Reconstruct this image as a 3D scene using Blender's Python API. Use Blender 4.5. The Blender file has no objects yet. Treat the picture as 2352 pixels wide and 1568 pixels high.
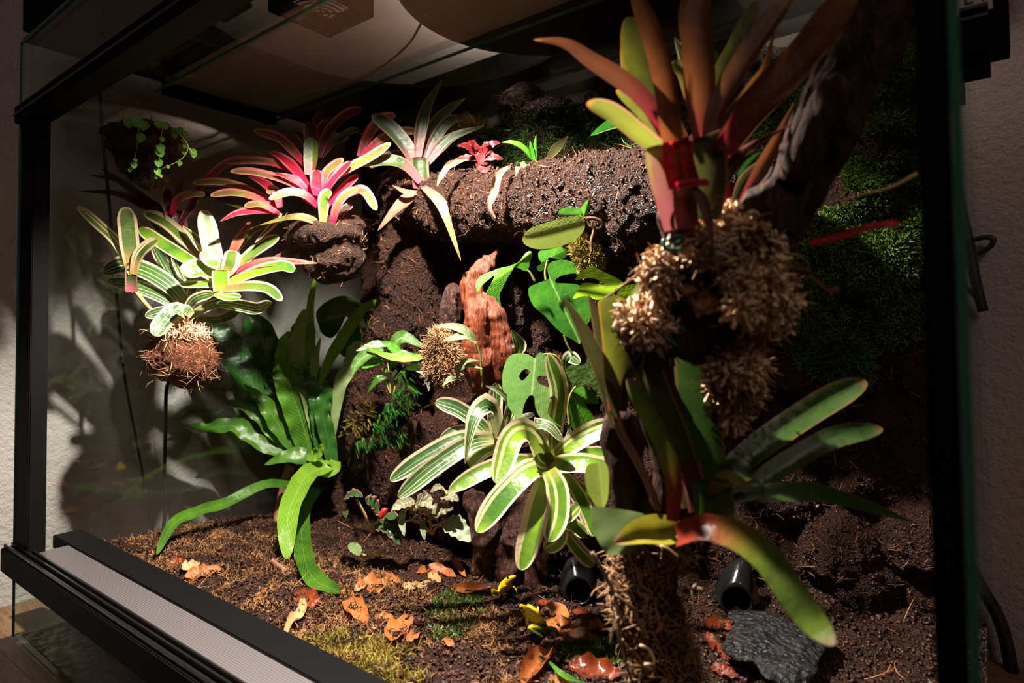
import bpy, bmesh, math, random
import numpy as np
from mathutils import Vector, Matrix, noise, geometry, bvhtree
random.seed(7); rng = np.random.default_rng(7)
S = 0.7                                   # one unit of the layout = the tank's height, 0.7 m
sc = bpy.context.scene; COL = sc.collection
# ------------------------------------------------------------------ camera
YAW, PITCH, ROLL = [math.radians(a) for a in (37.526, 1.844, -.649)]
FPX, SY = 1440.7, -77.7
CAM = np.array([1.3063, -.3324, .5023])
_f = np.array([-math.sin(YAW)*math.cos(PITCH), math.cos(YAW)*math.cos(PITCH), math.sin(PITCH)])
_r0 = np.array([math.cos(YAW), math.sin(YAW), 0.]); _u0 = np.cross(_r0, _f)
_r = math.cos(ROLL)*_r0+math.sin(ROLL)*_u0; _u = -math.sin(ROLL)*_r0+math.cos(ROLL)*_u0
cd = bpy.data.cameras.new('camera'); cam = bpy.data.objects.new('camera', cd); COL.objects.link(cam)
cam.matrix_world = Matrix([[_r[i], _u[i], -_f[i], CAM[i]*S] for i in range(3)]+[[0, 0, 0, 1]])
cd.sensor_width = 36; cd.lens = FPX/2352*36; cd.shift_y = SY/2352
cd.clip_start = .01; cd.dof.use_dof = True; cd.dof.focus_distance = .98*S; cd.dof.aperture_fstop = 6.3
sc.camera = cam
# ------------------------------------------------------------------ world, lights, exposure
w = bpy.data.worlds.new('world'); sc.world = w; w.use_nodes = True
w.node_tree.nodes['Background'].inputs[0].default_value = (1., .72, .62, 1)
w.node_tree.nodes['Background'].inputs[1].default_value = .005
def light(name, kind, loc, energy, color, size=.02, target=None, **k):
    l = bpy.data.lights.new(name, kind); l.energy = energy; l.color = color
    if kind in ('SPOT', 'POINT'): l.shadow_soft_size = size
    if kind == 'AREA': l.size = size
    for a, b in k.items(): setattr(l, a, b)
    o = bpy.data.objects.new(name, l); COL.objects.link(o); o.location = Vector(loc)*S
    if target is not None:
        o.rotation_euler = (Vector(target)*S-o.location).to_track_quat('-Z', 'Y').to_euler()
    return o
KEY = (.665, .198, .988); DOME = (.80, .455, 1.115)
light("spot_light", "SPOT", KEY, 112, (1., .87, .78), .011, (.63, .36, .03), spot_size=math.radians(134), spot_blend=.42)
light("lamp_spill", "AREA", (.60, .66, 1.03), 1.2, (1., .85, .75), .04, (.60, .62, 1.3))
light("lamp_spill", "AREA", (1.08, .60, 1.03), .9, (1., .9, .82), .04, (1.08, .60, 1.3))
light("room_light", "AREA", (2.6, -1.3, 2.1), 5.5, (1., .78, .70), .5, (.9, .9, .5))
sc.view_settings.view_transform = 'Standard'; sc.view_settings.look = 'None'
sc.view_settings.gamma = 1; sc.view_settings.use_curve_mapping = False; sc.view_settings.exposure = 0.0
try:
    sc.cycles.use_denoising = True; sc.cycles.max_bounces = 8; sc.cycles.transparent_max_bounces = 16
    sc.cycles.caustics_reflective = False; sc.cycles.sample_clamp_indirect = 4
except Exception: pass
# ------------------------------------------------------------------ placing helpers
def ray(x, y): return _f+_r*(x-1176)/FPX-_u*(y-784-SY)/FPX
def P(x, y, t): return (CAM+ray(x, y)*t)*S
def tp(x, y, ax, v): return (v-CAM[ax])/ray(x, y)[ax]          # depth where that ray meets a plane
def on(x, y, ax, v): return P(x, y, tp(x, y, ax, v))
def px2(P3):
    d = np.asarray(P3)/S-CAM; z = d@_f
    return np.stack([1176+FPX*(d@_r)/z, 784+SY-FPX*(d@_u)/z, z], -1)
CR = {'A': (0, 0, 2.94), 'B': (700, 0, 2.94), 'C': (1400, 0, 2.4706), 'D': (100, 400, 2.9586), 'E': (350, 580, 3.0157),
      'F': (1000, 430, 3.3367), 'G': (850, 750, 2.7029), 'H': (300, 1000, 2.76), 'I': (1050, 1150, 3.36),
      'J': (1250, 600, 2.6133), 'K': (1300, 1000, 2.76), 'L': (0, 1150, 3.36), 'M': (1450, 450, 3.136),
      'N': (750, 1050, 4.48), 'Q': (1100, 1300, 8.7125), 'Z': (0, 0, 1.), 'Y': (1900, 0, 2.239)}
def cp(c, x, y): ox, oy, s = CR[c]; return ox+x/s, oy+y/s
# ------------------------------------------------------------------ objects
def empty(name, label, cat, loc=(0, 0, 0), group=None):
    o = bpy.data.objects.new(name, None); COL.objects.link(o); o.location = Vector(loc); o.empty_display_size = .01
    o['label'] = label; o['category'] = cat
    if group: o['group'] = group
    return o
def tag(o, label, cat, group=None, kind=None):
    o['label'] = label; o['category'] = cat
    if group: o['group'] = group
    if kind: o['kind'] = kind
    return o
def link(name, me, mat=None, parent=None, smooth=True):
    o = bpy.data.objects.new(name, me); COL.objects.link(o)
    if mat: me.materials.append(mat)
    if smooth and len(me.polygons): me.polygons.foreach_set('use_smooth', [True]*len(me.polygons))
    if parent is not None:
        o.parent = parent; bpy.context.view_layer.update() if False else None
        if parent.type == 'EMPTY' or True:
            L = Vector(parent.location)
            q = parent.parent
            while q is not None: L = L+q.location; q = q.parent
            me.transform(Matrix.Translation(-L))
    return o
def pym(v, f, uv=None):
    me = bpy.data.meshes.new('m'); me.from_pydata([tuple(p) for p in v], [], f)
    if uv is not None:
        l = me.uv_layers.new(name='UVMap'); vi = np.empty(len(me.loops), dtype=np.int32); me.loops.foreach_get('vertex_index', vi)
        l.data.foreach_set('uv', np.asarray(uv, dtype=np.float32)[vi].ravel())
    me.update(); return me
def fastmesh(V, Fq):
    V = np.asarray(V, dtype=np.float32); Fq = np.asarray(Fq, dtype=np.int32); k = Fq.shape[1]
    me = bpy.data.meshes.new('m'); me.vertices.add(len(V)); me.vertices.foreach_set('co', V.ravel())
    me.loops.add(Fq.size); me.loops.foreach_set('vertex_index', Fq.ravel())
    me.polygons.add(len(Fq)); me.polygons.foreach_set('loop_start', np.arange(0, Fq.size, k, dtype=np.int32))
    me.polygons.foreach_set('loop_total', np.full(len(Fq), k, dtype=np.int32))
    me.update(calc_edges=True); me.validate(); return me
def box(name, a, b, mat, parent=None, bevel=.0006):
    a = np.array(a)*S; b = np.array(b)*S; lo = np.minimum(a, b); hi = np.maximum(a, b)
    bm = bmesh.new(); bmesh.ops.create_cube(bm, size=1)
    for v in bm.verts: v.co = Vector([lo[i]+(v.co[i]+.5)*(hi[i]-lo[i]) for i in range(3)])
    if bevel: bmesh.ops.bevel(bm, geom=bm.edges[:], offset=min(bevel, .3*min(hi-lo)), segments=2, affect='EDGES')
    me = bpy.data.meshes.new('m'); bm.to_mesh(me); bm.free()
    return link(name, me, mat, parent, smooth=False)
def catmull(pts, n, vs=None):
    p = [np.asarray(q, float) for q in pts]
    if len(p) == 2: p = [p[0], (p[0]+p[1])/2, p[1]]
    q = [2*p[0]-p[1]]+p+[2*p[-1]-p[-2]]; out = []
    m = len(p)-1
    for i in range(n):
        s = (i/(n-1) if vs is None else vs[i])*m; k = min(int(s), m-1); a = s-k
        p0, p1, p2, p3 = q[k:k+4]
        out.append(.5*((2*p1)+(-p0+p2)*a+(2*p0-5*p1+4*p2-p3)*a*a+(-p0+3*p1-3*p2+p3)*a**3))
    return np.array(out)
def nrm(v): v = np.asarray(v, float); return v/(np.linalg.norm(v, axis=-1, keepdims=True)+1e-12)
def tube(pts, rad, n=24, k=8, cap=True):
    """pts world points, rad list or number (m)"""
    pts = catmull(pts, n); rad = np.interp(np.linspace(0, 1, n), np.linspace(0, 1, len(rad)), rad) if hasattr(rad, '__len__') else np.full(n, rad)
    tan = nrm(np.gradient(pts, axis=0)); ref = np.array([0, 0, 1.]) if abs(tan[0][2]) < .9 else np.array([1., 0, 0])
    V = []; nn = nrm(np.cross(tan[0], ref))
    for i in range(n):
        nn = nrm(nn-tan[i]*np.dot(nn, tan[i])); b = np.cross(tan[i], nn)
        for j in range(k):
            a = 2*math.pi*j/k; V.append(pts[i]+rad[i]*(math.cos(a)*nn+math.sin(a)*b))
    Fc = [(i*k+j, i*k+(j+1) % k, (i+1)*k+(j+1) % k, (i+1)*k+j) for i in range(n-1) for j in range(k)]
    if cap: Fc += [tuple(range(k))[::-1], tuple((n-1)*k+j for j in range(k))]
    return V, Fc
def tubeobj(name, pts, rad, mat, parent=None, n=24, k=8):
    v, f = tube(pts, rad, n, k); return link(name, pym(v, f), mat, parent)
# ------------------------------------------------------------------ node materials
class NT:
    def __init__(s, name):
        s.m = bpy.data.materials.new(name); s.m.use_nodes = True; s.t = s.m.node_tree; s.t.nodes.clear()
        s.out = s.n('ShaderNodeOutputMaterial')
    def n(s, ty, **k):
        q = s.t.nodes.new(ty)
        for a, b in k.items(): setattr(q, a, b)
        return q
    def l(s, a, b): s.t.links.new(a, b)
    def val(s, sock, v):
        if isinstance(v, bpy.types.NodeSocket): s.l(v, sock)
        elif hasattr(v, '__len__') and sock.type == 'RGBA' and len(v) == 3: sock.default_value = (*v, 1)
        else: sock.default_value = v
    def math(s, op, a, b=0., c=0.):
        q = s.n('ShaderNodeMath', operation=op); s.val(q.inputs[0], a); s.val(q.inputs[1], b); s.val(q.inputs[2], c); return q.outputs[0]
    def mix(s, f, a, b):
        q = s.n('ShaderNodeMix', data_type='RGBA'); s.val(q.inputs['Factor'], f)
        s.val(q.inputs[6], a); s.val(q.inputs[7], b); return q.outputs[2]
    def ramp(s, f, stops, interp='LINEAR'):
        q = s.n('ShaderNodeValToRGB'); e = q.color_ramp.elements; q.color_ramp.interpolation = interp
        while len(e) < len(stops): e.new(.5)
        for i, (p, c) in enumerate(stops): e[i].position = p; e[i].color = (*c, 1) if hasattr(c, '__len__') else (c, c, c, 1)
        s.l(f, q.inputs[0]); return q.outputs[0]
    def noise(s, scale, detail=4, vec=None, rough=.55, dist=0):
        q = s.n('ShaderNodeTexNoise'); q.inputs['Scale'].default_value = scale; q.inputs['Detail'].default_value = detail
        q.inputs['Roughness'].default_value = rough; q.inputs['Distortion'].default_value = dist
        if vec is not None: s.l(vec, q.inputs['Vector'])
        return q.outputs['Fac']
    def pos(s): return s.n('ShaderNodeNewGeometry').outputs['Position']
    def sep(s, v): q = s.n('ShaderNodeSeparateXYZ'); s.l(v, q.inputs[0]); return q.outputs
    def scalev(s, v, sc3): q = s.n('ShaderNodeVectorMath', operation='MULTIPLY'); s.l(v, q.inputs[0]); q.inputs[1].default_value = sc3; return q.outputs[0]
    def bump(s, h, dist, st=1.):
        q = s.n('ShaderNodeBump'); q.inputs['Distance'].default_value = dist; q.inputs['Strength'].default_value = st; s.l(h, q.inputs['Height']); return q.outputs[0]
    def pbsdf(s, col, rough=.5, spec=.5, normal=None, coat=0, metal=0):
        q = s.n('ShaderNodeBsdfPrincipled'); s.val(q.inputs['Base Color'], col); s.val(q.inputs['Roughness'], rough)
        q.inputs['Specular IOR Level'].default_value = spec; q.inputs['Metallic'].default_value = metal
        q.inputs['Coat Weight'].default_value = coat; q.inputs['Coat Roughness'].default_value = .15
        if normal is not None: s.l(normal, q.inputs['Normal'])
        return q.outputs[0]
    def fin(s, sh): s.l(sh, s.out.inputs[0]); return s.m
def simple(name, col, rough=.5, spec=.5, metal=0, coat=0, bs=0, bd=.0005, var=.0):
    t = NT(name); nm = None; c = col; p = t.pos()
    if bs: nm = t.bump(t.noise(bs, 5, p), bd)
    if var:
        c = t.mix(t.ramp(t.noise(bs*.25 if bs else 60, 3, p), [(.35, 0.), (.65, 1.)]), tuple(x*(1-var) for x in col), tuple(min(1, x*(1+var)) for x in col))
    return t.fin(t.pbsdf(c, rough, spec, nm, coat, metal))
def leafmat(name, col, dark=None, margin=None, m0=.72, lines=0, linecol=None, base=None, b0=.25, tip=None, tip0=.85,
            rough=.32, transl=.35, vein=0, spots=0, back=None, mid=None):
    """colours follow the leaf: u runs across it, v from base to tip"""
    t = NT(name); uvn = t.n('ShaderNodeUVMap'); u, v, _ = t.sep(uvn.outputs[0]); p = t.pos()
    oi = t.n('ShaderNodeObjectInfo').outputs['Random']
    n1 = t.noise(28, 3, p); n2 = t.noise(90, 3, p)
    x = t.math('MULTIPLY', t.math('ABSOLUTE', t.math('SUBTRACT', u, .5)), 2.)
    dark = dark or tuple(c*.55 for c in col)
    c = t.mix(t.ramp(n1, [(.35, 0.), (.65, 1.)]), dark, col)
    if vein:
        q = t.math('SINE', t.math('MULTIPLY', t.math('ADD', v, t.math('MULTIPLY', x, -.16)), float(vein)))
        c = t.mix(t.ramp(t.math('MULTIPLY_ADD', q, .5, .5), [(.75, 0.), (.97, .45)]), c, linecol or tuple(k*1.6 for k in col))
    if mid: c = t.mix(t.ramp(x, [(.0, 1.), (.05, 0.)]), c, mid)
    if lines:
        ph = t.math('ADD', t.math('MULTIPLY', u, float(lines)*6.283), t.math('MULTIPLY', oi, 6.))
        ph = t.math('ADD', ph, t.math('MULTIPLY', t.noise(14, 2, p), 1.6))
        a = t.math('ADD', t.math('SINE', ph), t.math('MULTIPLY', t.math('SINE', t.math('MULTIPLY', ph, 2.37)), .8))
        c = t.mix(t.ramp(t.math('MULTIPLY_ADD', a, .25, .5), [(.76, 0.), (.82, 1.)]), c, linecol or margin)
    if margin:
        e = t.math('ADD', x, t.math('MULTIPLY', t.math('SUBTRACT', n1, .5), .22))
        e = t.math('ADD', e, t.math('MULTIPLY', t.math('SUBTRACT', oi, .5), .12))
        c = t.mix(t.ramp(e, [(m0-.02, 0.), (m0+.02, 1.)]), c, margin)
    if base:
        e = t.math('ADD', v, t.math('MULTIPLY', t.math('SUBTRACT', n1, .5), .2))
        c = t.mix(t.ramp(e, [(max(0, b0-.18), 1.), (b0+.22, 0.)]), c, base)
    if tip:
        e = t.math('ADD', v, t.math('MULTIPLY', t.math('SUBTRACT', n2, .5), .12))
        c = t.mix(t.ramp(e, [(tip0, 0.), (min(1, tip0+.1), 1.)]), c, tip)
    if spots: c = t.mix(t.ramp(t.noise(420, 2, p), [(.68, 0.), (.72, min(1, spots))]), c, (.05, .022, .008))
    if back:
        bf = t.n('ShaderNodeNewGeometry').outputs['Backfacing']; c = t.mix(bf, c, back)
    st = t.n('ShaderNodeTexWave'); st.inputs['Scale'].default_value = 9; 
    mp = t.n('ShaderNodeCombineXYZ'); t.l(u, mp.inputs[0]); t.l(mp.outputs[0], st.inputs['Vector'])
    nm = t.bump(t.math('ADD', t.math('MULTIPLY', st.outputs['Fac'], .10), t.noise(140, 3, p)), .0007)
    a = t.pbsdf(c, rough, .5, nm)
    tr = t.n('ShaderNodeBsdfTranslucent'); t.l(c, tr.inputs[0])
    mx = t.n('ShaderNodeMixShader'); mx.inputs[0].default_value = transl; t.l(a, mx.inputs[1]); t.l(tr.outputs[0], mx.inputs[2])
    return t.fin(mx.outputs[0])
def soilmat(name, c1, c2, c3, scale=260, bd=.002, wet=.3):
    t = NT(name); p = t.pos(); n1 = t.noise(22, 5, p, .65); n2 = t.noise(scale, 4, p, .7)
    vo = t.n('ShaderNodeTexVoronoi'); vo.inputs['Scale'].default_value = scale*1.6; t.l(p, vo.inputs['Vector'])
    c = t.mix(t.ramp(n1, [(.35, 0.), (.65, 1.)]), c1, c2)
    c = t.mix(t.ramp(n2, [(.52, 0.), (.72, 1.)]), c, c3)
    h = t.math('ADD', t.math('MULTIPLY', vo.outputs['Distance'], .8), t.math('ADD', n2, t.math('MULTIPLY', t.noise(scale*.35, 3, p), 1.6)))
    r = t.ramp(t.noise(scale*.8, 2, p), [(.4, wet*.5), (.65, min(1, wet*2.4))])
    return t.fin(t.pbsdf(c, r, .24, t.bump(h, bd)))
def woodmat(name, c1, c2, axis=(14, 14, 2.2), rough=.45, bd=.004, c3=None, spec=.45):
    t = NT(name); p = t.pos(); q = t.scalev(p, axis)
    n1 = t.noise(9, 6, q, .65, 1.2); n2 = t.noise(30, 5, q, .6, .6)
    c = t.mix(t.ramp(n1, [(.36, 0.), (.62, 1.)]), c1, c2)
    c = t.mix(t.ramp(n2, [(.5, 0.), (.75, .8)]), c, c3 or tuple(min(1, k*1.7) for k in c2))
    return t.fin(t.pbsdf(c, rough, spec, t.bump(t.math('ADD', n1, t.math('MULTIPLY', n2, .6)), bd)))
def glassmat(name, tint, refl=1., haze=.0):
    t = NT(name); tr = t.n('ShaderNodeBsdfTransparent'); tr.inputs[0].default_value = (*tint, 1)
    gl = t.n('ShaderNodeBsdfGlossy'); gl.inputs['Roughness'].default_value = .02
    gm = t.n('ShaderNodeNewGeometry'); dt = t.n('ShaderNodeVectorMath', operation='DOT_PRODUCT'); t.l(gm.outputs['Incoming'], dt.inputs[0]); t.l(gm.outputs['Normal'], dt.inputs[1])
    fr = t.math('MULTIPLY_ADD', t.math('POWER', t.math('SUBTRACT', 1., t.math('ABSOLUTE', dt.outputs['Value'])), 5.), .96, .04)
    mx = t.n('ShaderNodeMixShader'); t.l(t.math('MULTIPLY', fr, refl), mx.inputs[0]); t.l(tr.outputs[0], mx.inputs[1]); t.l(gl.outputs[0], mx.inputs[2])
    o = mx.outputs[0]
    if haze:                                     # dust and dried water marks on the pane
        p = t.pos(); di = t.n('ShaderNodeBsdfDiffuse'); di.inputs[0].default_value = (.7, .62, .58, 1)
        k = t.math('MULTIPLY', t.ramp(t.noise(9, 5, p, .7), [(.4, .25), (.8, 1.)]), haze)
        m2 = t.n('ShaderNodeMixShader'); t.l(k, m2.inputs[0]); t.l(o, m2.inputs[1]); t.l(di.outputs[0], m2.inputs[2]); o = m2.outputs[0]
    return t.fin(o)
M = {}
M['glass'] = glassmat('clear_glass', (.93, .97, .95), .8, .012)
M['glass_clean'] = glassmat('clean_glass', (.94, .97, .95), .08)
M['glass_edge'] = simple('green_glass_edge', (.03, .12, .085), .1, .8)
M['black'] = simple('black_plastic', (.003, .0028, .0028), .65, .05, bs=300, bd=.0001)
M['black_gloss'] = simple('black_glossy_plastic', (.008, .008, .009), .15, .6, bs=120, bd=.0004)
M['cable'] = simple('cable_rubber', (.008, .008, .008), .45, .4)
def wallmat():
    t = NT('rough_white_plaster'); p = t.pos()
    h = t.math('ADD', t.noise(95, 4, p, .6), t.math('MULTIPLY', t.noise(260, 3, p), .45))
    c = t.mix(t.noise(4, 3, p), (.30, .255, .245), (.35, .30, .29))
    return t.fin(t.pbsdf(c, .8, .2, t.bump(h, .0035)))
M['wall'] = wallmat()
M['soil'] = soilmat('wet_soil', (.010, .0045, .003), (.028, .012, .006), (.085, .034, .015), 330, .0026, .34)
M['back'] = soilmat('wet_coir_panel', (.012, .0045, .003), (.028, .010, .006), (.075, .026, .013), 420, .0026, .30)
M['coir'] = soilmat('coir_pot', (.045, .013, .006), (.11, .032, .012), (.26, .085, .03), 420, .002, .6)
M['coir_dark'] = soilmat('dark_coir_pot', (.018, .008, .006), (.03, .012, .007), (.07, .03, .016), 420, .002, .6)
M['root'] = simple('root_fibre', (.27, .10, .035), .55, .3, bs=200, var=.5)
M['floor_moss'] = simple('brown_curly_moss', (.19, .095, .036), .65, .2, bs=160, var=.6)
M['dark_fibre'] = simple('dark_peat_fibre', (.045, .018, .008), .5, .3, bs=180, var=.6)
M['crumb'] = simple('peat_crumb', (.042, .015, .008), .45, .3, bs=180, var=.7)
M['litter'] = simple('pale_litter', (.28, .15, .07), .6, .3, bs=160, var=.6)
M['sphag'] = simple('dry_sphagnum', (.62, .42, .25), .7, .2, bs=160, var=.4)
M['sphag_dark'] = simple('brown_sphagnum', (.30, .17, .085), .7, .2, bs=160, var=.45)
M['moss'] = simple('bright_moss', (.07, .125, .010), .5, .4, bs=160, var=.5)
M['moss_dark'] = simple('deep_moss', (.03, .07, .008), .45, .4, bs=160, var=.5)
M['moss_yel'] = simple('yellow_moss', (.22, .17, .028), .55, .3, bs=160, var=.4)
M['fernmoss'] = simple('spikemoss', (.03, .12, .015), .45, .4, bs=160, var=.4)
M['driftwood'] = woodmat('driftwood', (.012, .006, .005), (.040, .020, .014), (9, 9, 2.5), .75, .004, (.11, .052, .032), .1)
M['redwood'] = woodmat('red_root_wood', (.045, .009, .004), (.20, .045, .018), (16, 16, 2.2), .35, .003, (.36, .10, .045))
M['barkwood'] = woodmat('wet_bark', (.018, .008, .006), (.06, .022, .016), (16, 16, 2.2), .3, .006, (.13, .055, .04))
M['corkend'] = soilmat('broken_wood_end', (.10, .035, .012), (.34, .14, .045), (.5, .25, .10), 150, .003, .7)
M['slate'] = soilmat('wet_slate', (.008, .008, .009), (.018, .017, .018), (.05, .046, .044), 120, .004, .3)
# leaves
CRM = (.72, .56, .36)
M['lf_var'] = leafmat('variegated_leaf', (.19, .34, .022), (.05, .14, .016), margin=(.78, .60, .42), m0=.74, lines=1, linecol=(.66, .62, .30), base=(.30, .34, .05), b0=.08, spots=.5, rough=.22)
M['lf_var_red'] = leafmat('variegated_blush_leaf', (.13, .20, .025), (.05, .10, .02), margin=(.58, .42, .28), m0=.62, lines=1, linecol=(.6, .5, .28), base=(.36, .22, .07), b0=.15, tip=(.60, .36, .30), tip0=.93)
M['lf_stripe'] = leafmat('striped_leaf', (.05, .13, .02), (.025, .07, .016), margin=(.60, .47, .31), m0=.76, lines=4, linecol=(.62, .52, .33), base=(.3, .3, .12), b0=.02)
M['lf_pink'] = leafmat('pink_edged_leaf', (.15, .16, .02), (.14, .04, .03), margin=(.50, .16, .15), m0=.56, lines=1, linecol=(.36, .10, .10), base=(.42, .010, .04), b0=.30, tip=(.42, .27, .13), tip0=.95, rough=.25)
M['lf_red'] = leafmat('red_centre_leaf', (.34, .014, .03), (.17, .012, .018), margin=(.46, .12, .13), m0=.66, base=(.5, .012, .045), b0=.4, rough=.22)
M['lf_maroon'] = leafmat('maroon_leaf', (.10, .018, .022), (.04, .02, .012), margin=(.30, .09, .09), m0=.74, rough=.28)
M['lf_grey'] = leafmat('greyed_leaf', (.045, .075, .016), (.02, .036, .010), margin=(.19, .12, .07), m0=.80, base=(.28, .07, .09), b0=.20, rough=.34, tip=(.2, .09, .06), tip0=.94)
M['lf_dry'] = leafmat('dried_leaf', (.22, .105, .06), (.12, .05, .028), rough=.6, transl=.25)
M['lf_dryyel'] = leafmat('yellowed_leaf', (.50, .42, .12), (.36, .22, .07), lines=1, linecol=(.28, .10, .06), base=(.30, .05, .08), b0=.2, tip=(.36, .15, .05), tip0=.85)
M['lf_crypt'] = leafmat('crimson_leaf', (.15, .009, .012), (.07, .006, .008), margin=(.24, .03, .03), m0=.8)
M['lf_orange'] = leafmat('orange_bronze_leaf', (.19, .06, .016), (.075, .026, .012), base=(.18, .015, .02), b0=.16, tip=(.24, .16, .03), tip0=.9, transl=.4, rough=.38)
M['lf_magenta'] = leafmat('bronze_leaf_magenta_base', (.17, .055, .022), (.10, .035, .018), base=(.26, .006, .04), b0=.28, tip=(.42, .20, .05), tip0=.93, transl=.35)
M['lf_olive'] = leafmat('olive_leaf', (.12, .13, .012), (.045, .05, .008), margin=(.2, .11, .015), m0=.85, base=(.15, .03, .02), b0=.12, transl=.4)
M['lf_lime'] = leafmat('lime_bromeliad_leaf', (.24, .26, .035), (.15, .16, .024), margin=(.42, .2, .1), m0=.88, base=(.3, .06, .04), b0=.15, tip=(.4, .16, .04), tip0=.95, transl=.4)
M['lf_gold'] = leafmat('amber_leaf', (.30, .12, .014), (.10, .04, .010), base=(.06, .025, .012), b0=.4, transl=.45)
M['lf_funnel'] = leafmat('pink_green_sheath', (.24, .12, .07), (.16, .06, .045), margin=(.22, .16, .05), m0=.7, base=(.22, .06, .06), b0=.5)
M['lf_redsheath'] = leafmat('scarlet_sheath', (.50, .022, .012), (.34, .012, .012), base=(.35, .01, .02), b0=.3)
M['lf_dkbrom'] = leafmat('deep_green_leaf', (.040, .085, .016), (.02, .045, .010), margin=(.10, .07, .02), m0=.9, rough=.18, tip=(.12, .06, .03), tip0=.95, spots=.4, transl=.3)
M['lf_redgreen'] = leafmat('red_based_green_leaf', (.11, .17, .02), (.06, .09, .016), base=(.26, .03, .015), b0=.3, tip=(.24, .17, .11), tip0=.9, rough=.26)
M['lf_brown'] = leafmat('brown_green_leaf', (.055, .055, .014), (.03, .025, .01), margin=(.22, .11, .06), m0=.9, transl=.3)
M['lf_olivebright'] = leafmat('yellow_olive_leaf', (.34, .30, .02), (.15, .13, .012), base=(.1, .04, .02), b0=.1, tip=(.35, .18, .1), tip0=.85, transl=.4)
M['lf_greygreen'] = leafmat('grey_green_leaf', (.17, .24, .09), (.12, .18, .06), rough=.35, transl=.3)
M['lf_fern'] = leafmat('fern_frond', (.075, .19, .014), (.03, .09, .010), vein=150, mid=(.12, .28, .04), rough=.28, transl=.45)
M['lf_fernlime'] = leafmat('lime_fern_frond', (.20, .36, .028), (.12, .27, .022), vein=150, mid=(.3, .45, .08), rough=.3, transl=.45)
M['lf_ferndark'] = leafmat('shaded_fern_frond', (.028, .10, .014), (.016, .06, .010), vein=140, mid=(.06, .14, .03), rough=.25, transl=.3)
M['lf_ferngrey'] = leafmat('fern_frond_underside', (.24, .31, .12), (.17, .24, .08), rough=.45, transl=.35)
M['lf_mon'] = leafmat('split_leaf_green', (.07, .25, .02), (.035, .14, .018), rough=.16, transl=.4, mid=(.22, .40, .10))
M['lf_mongrey'] = leafmat('split_leaf_soft_green', (.16, .30, .07), (.10, .22, .05), rough=.22, transl=.35, mid=(.26, .40, .13))
M['lf_monlime'] = leafmat('young_split_leaf', (.36, .58, .02), (.25, .46, .02), rough=.25, transl=.5, mid=(.5, .7, .08))
M['lf_green'] = leafmat('fresh_green_leaf', (.11, .36, .02), (.06, .22, .018), rough=.22, transl=.45, mid=(.25, .5, .06))
M['lf_orchid'] = leafmat('orchid_leaf', (.30, .38, .07), (.22, .30, .05), rough=.3, transl=.4, mid=(.42, .48, .12), margin=(.32, .24, .05), m0=.96, spots=.5)
M['lf_pothos'] = leafmat('pothos_leaf', (.04, .20, .016), (.02, .11, .012), lines=1, linecol=(.30, .42, .07), rough=.2, transl=.4)
M['lf_jewel'] = leafmat('jewel_leaf', (.22, .28, .12), (.09, .14, .05), vein=42, linecol=(.55, .58, .36), rough=.5, transl=.3)
M['lf_aglao'] = leafmat('pale_centred_leaf', (.10, .22, .03), (.05, .13, .02), margin=(.06, .15, .02), m0=.55, mid=(.6, .62, .35), rough=.35)
M['lf_episcia'] = leafmat('silver_veined_leaf', (.24, .24, .12), (.06, .05, .03), vein=40, linecol=(.55, .52, .32), mid=(.6, .55, .36), margin=(.22, .13, .09), m0=.9, rough=.55, transl=.25)
M['lf_episcia_dk'] = leafmat('dark_quilted_leaf', (.03, .07, .02), (.014, .03, .012), vein=46, linecol=(.10, .16, .06), margin=(.34, .12, .12), m0=.88, rough=.22, transl=.2)
M['lf_silver'] = leafmat('silver_leaf', (.28, .33, .22), (.18, .23, .14), vein=34, linecol=(.5, .52, .4), rough=.6, transl=.2)
M['lf_beech'] = leafmat('brown_beech_leaf', (.56, .20, .05), (.36, .11, .03), vein=60, linecol=(.28, .08, .02), mid=(.22, .06, .02), rough=.42, transl=.3, spots=.4)
M['lf_beechdk'] = leafmat('wet_beech_leaf', (.26, .045, .012), (.12, .022, .008), vein=60, linecol=(.16, .03, .01), rough=.2, transl=.25, spots=.5)
M['lf_tanleaf'] = leafmat('tan_dry_leaf', (.55, .36, .16), (.40, .20, .08), rough=.55, transl=.3)
M['stem'] = simple('plant_stem', (.20, .20, .04), .4, .4, bs=200, var=.3)
M['stem_brown'] = simple('brown_stem', (.15, .06, .03), .5, .4, bs=200, var=.3)
M['stem_pale'] = simple('pale_stem', (.38, .27, .09), .45, .4, bs=200, var=.2)
M['root_grey'] = simple('grey_root', (.17, .12, .075), .6, .3, bs=300, var=.4)
M['redbud'] = simple('red_bud', (.40, .015, .012), .4, .4, bs=200, var=.3)
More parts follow.
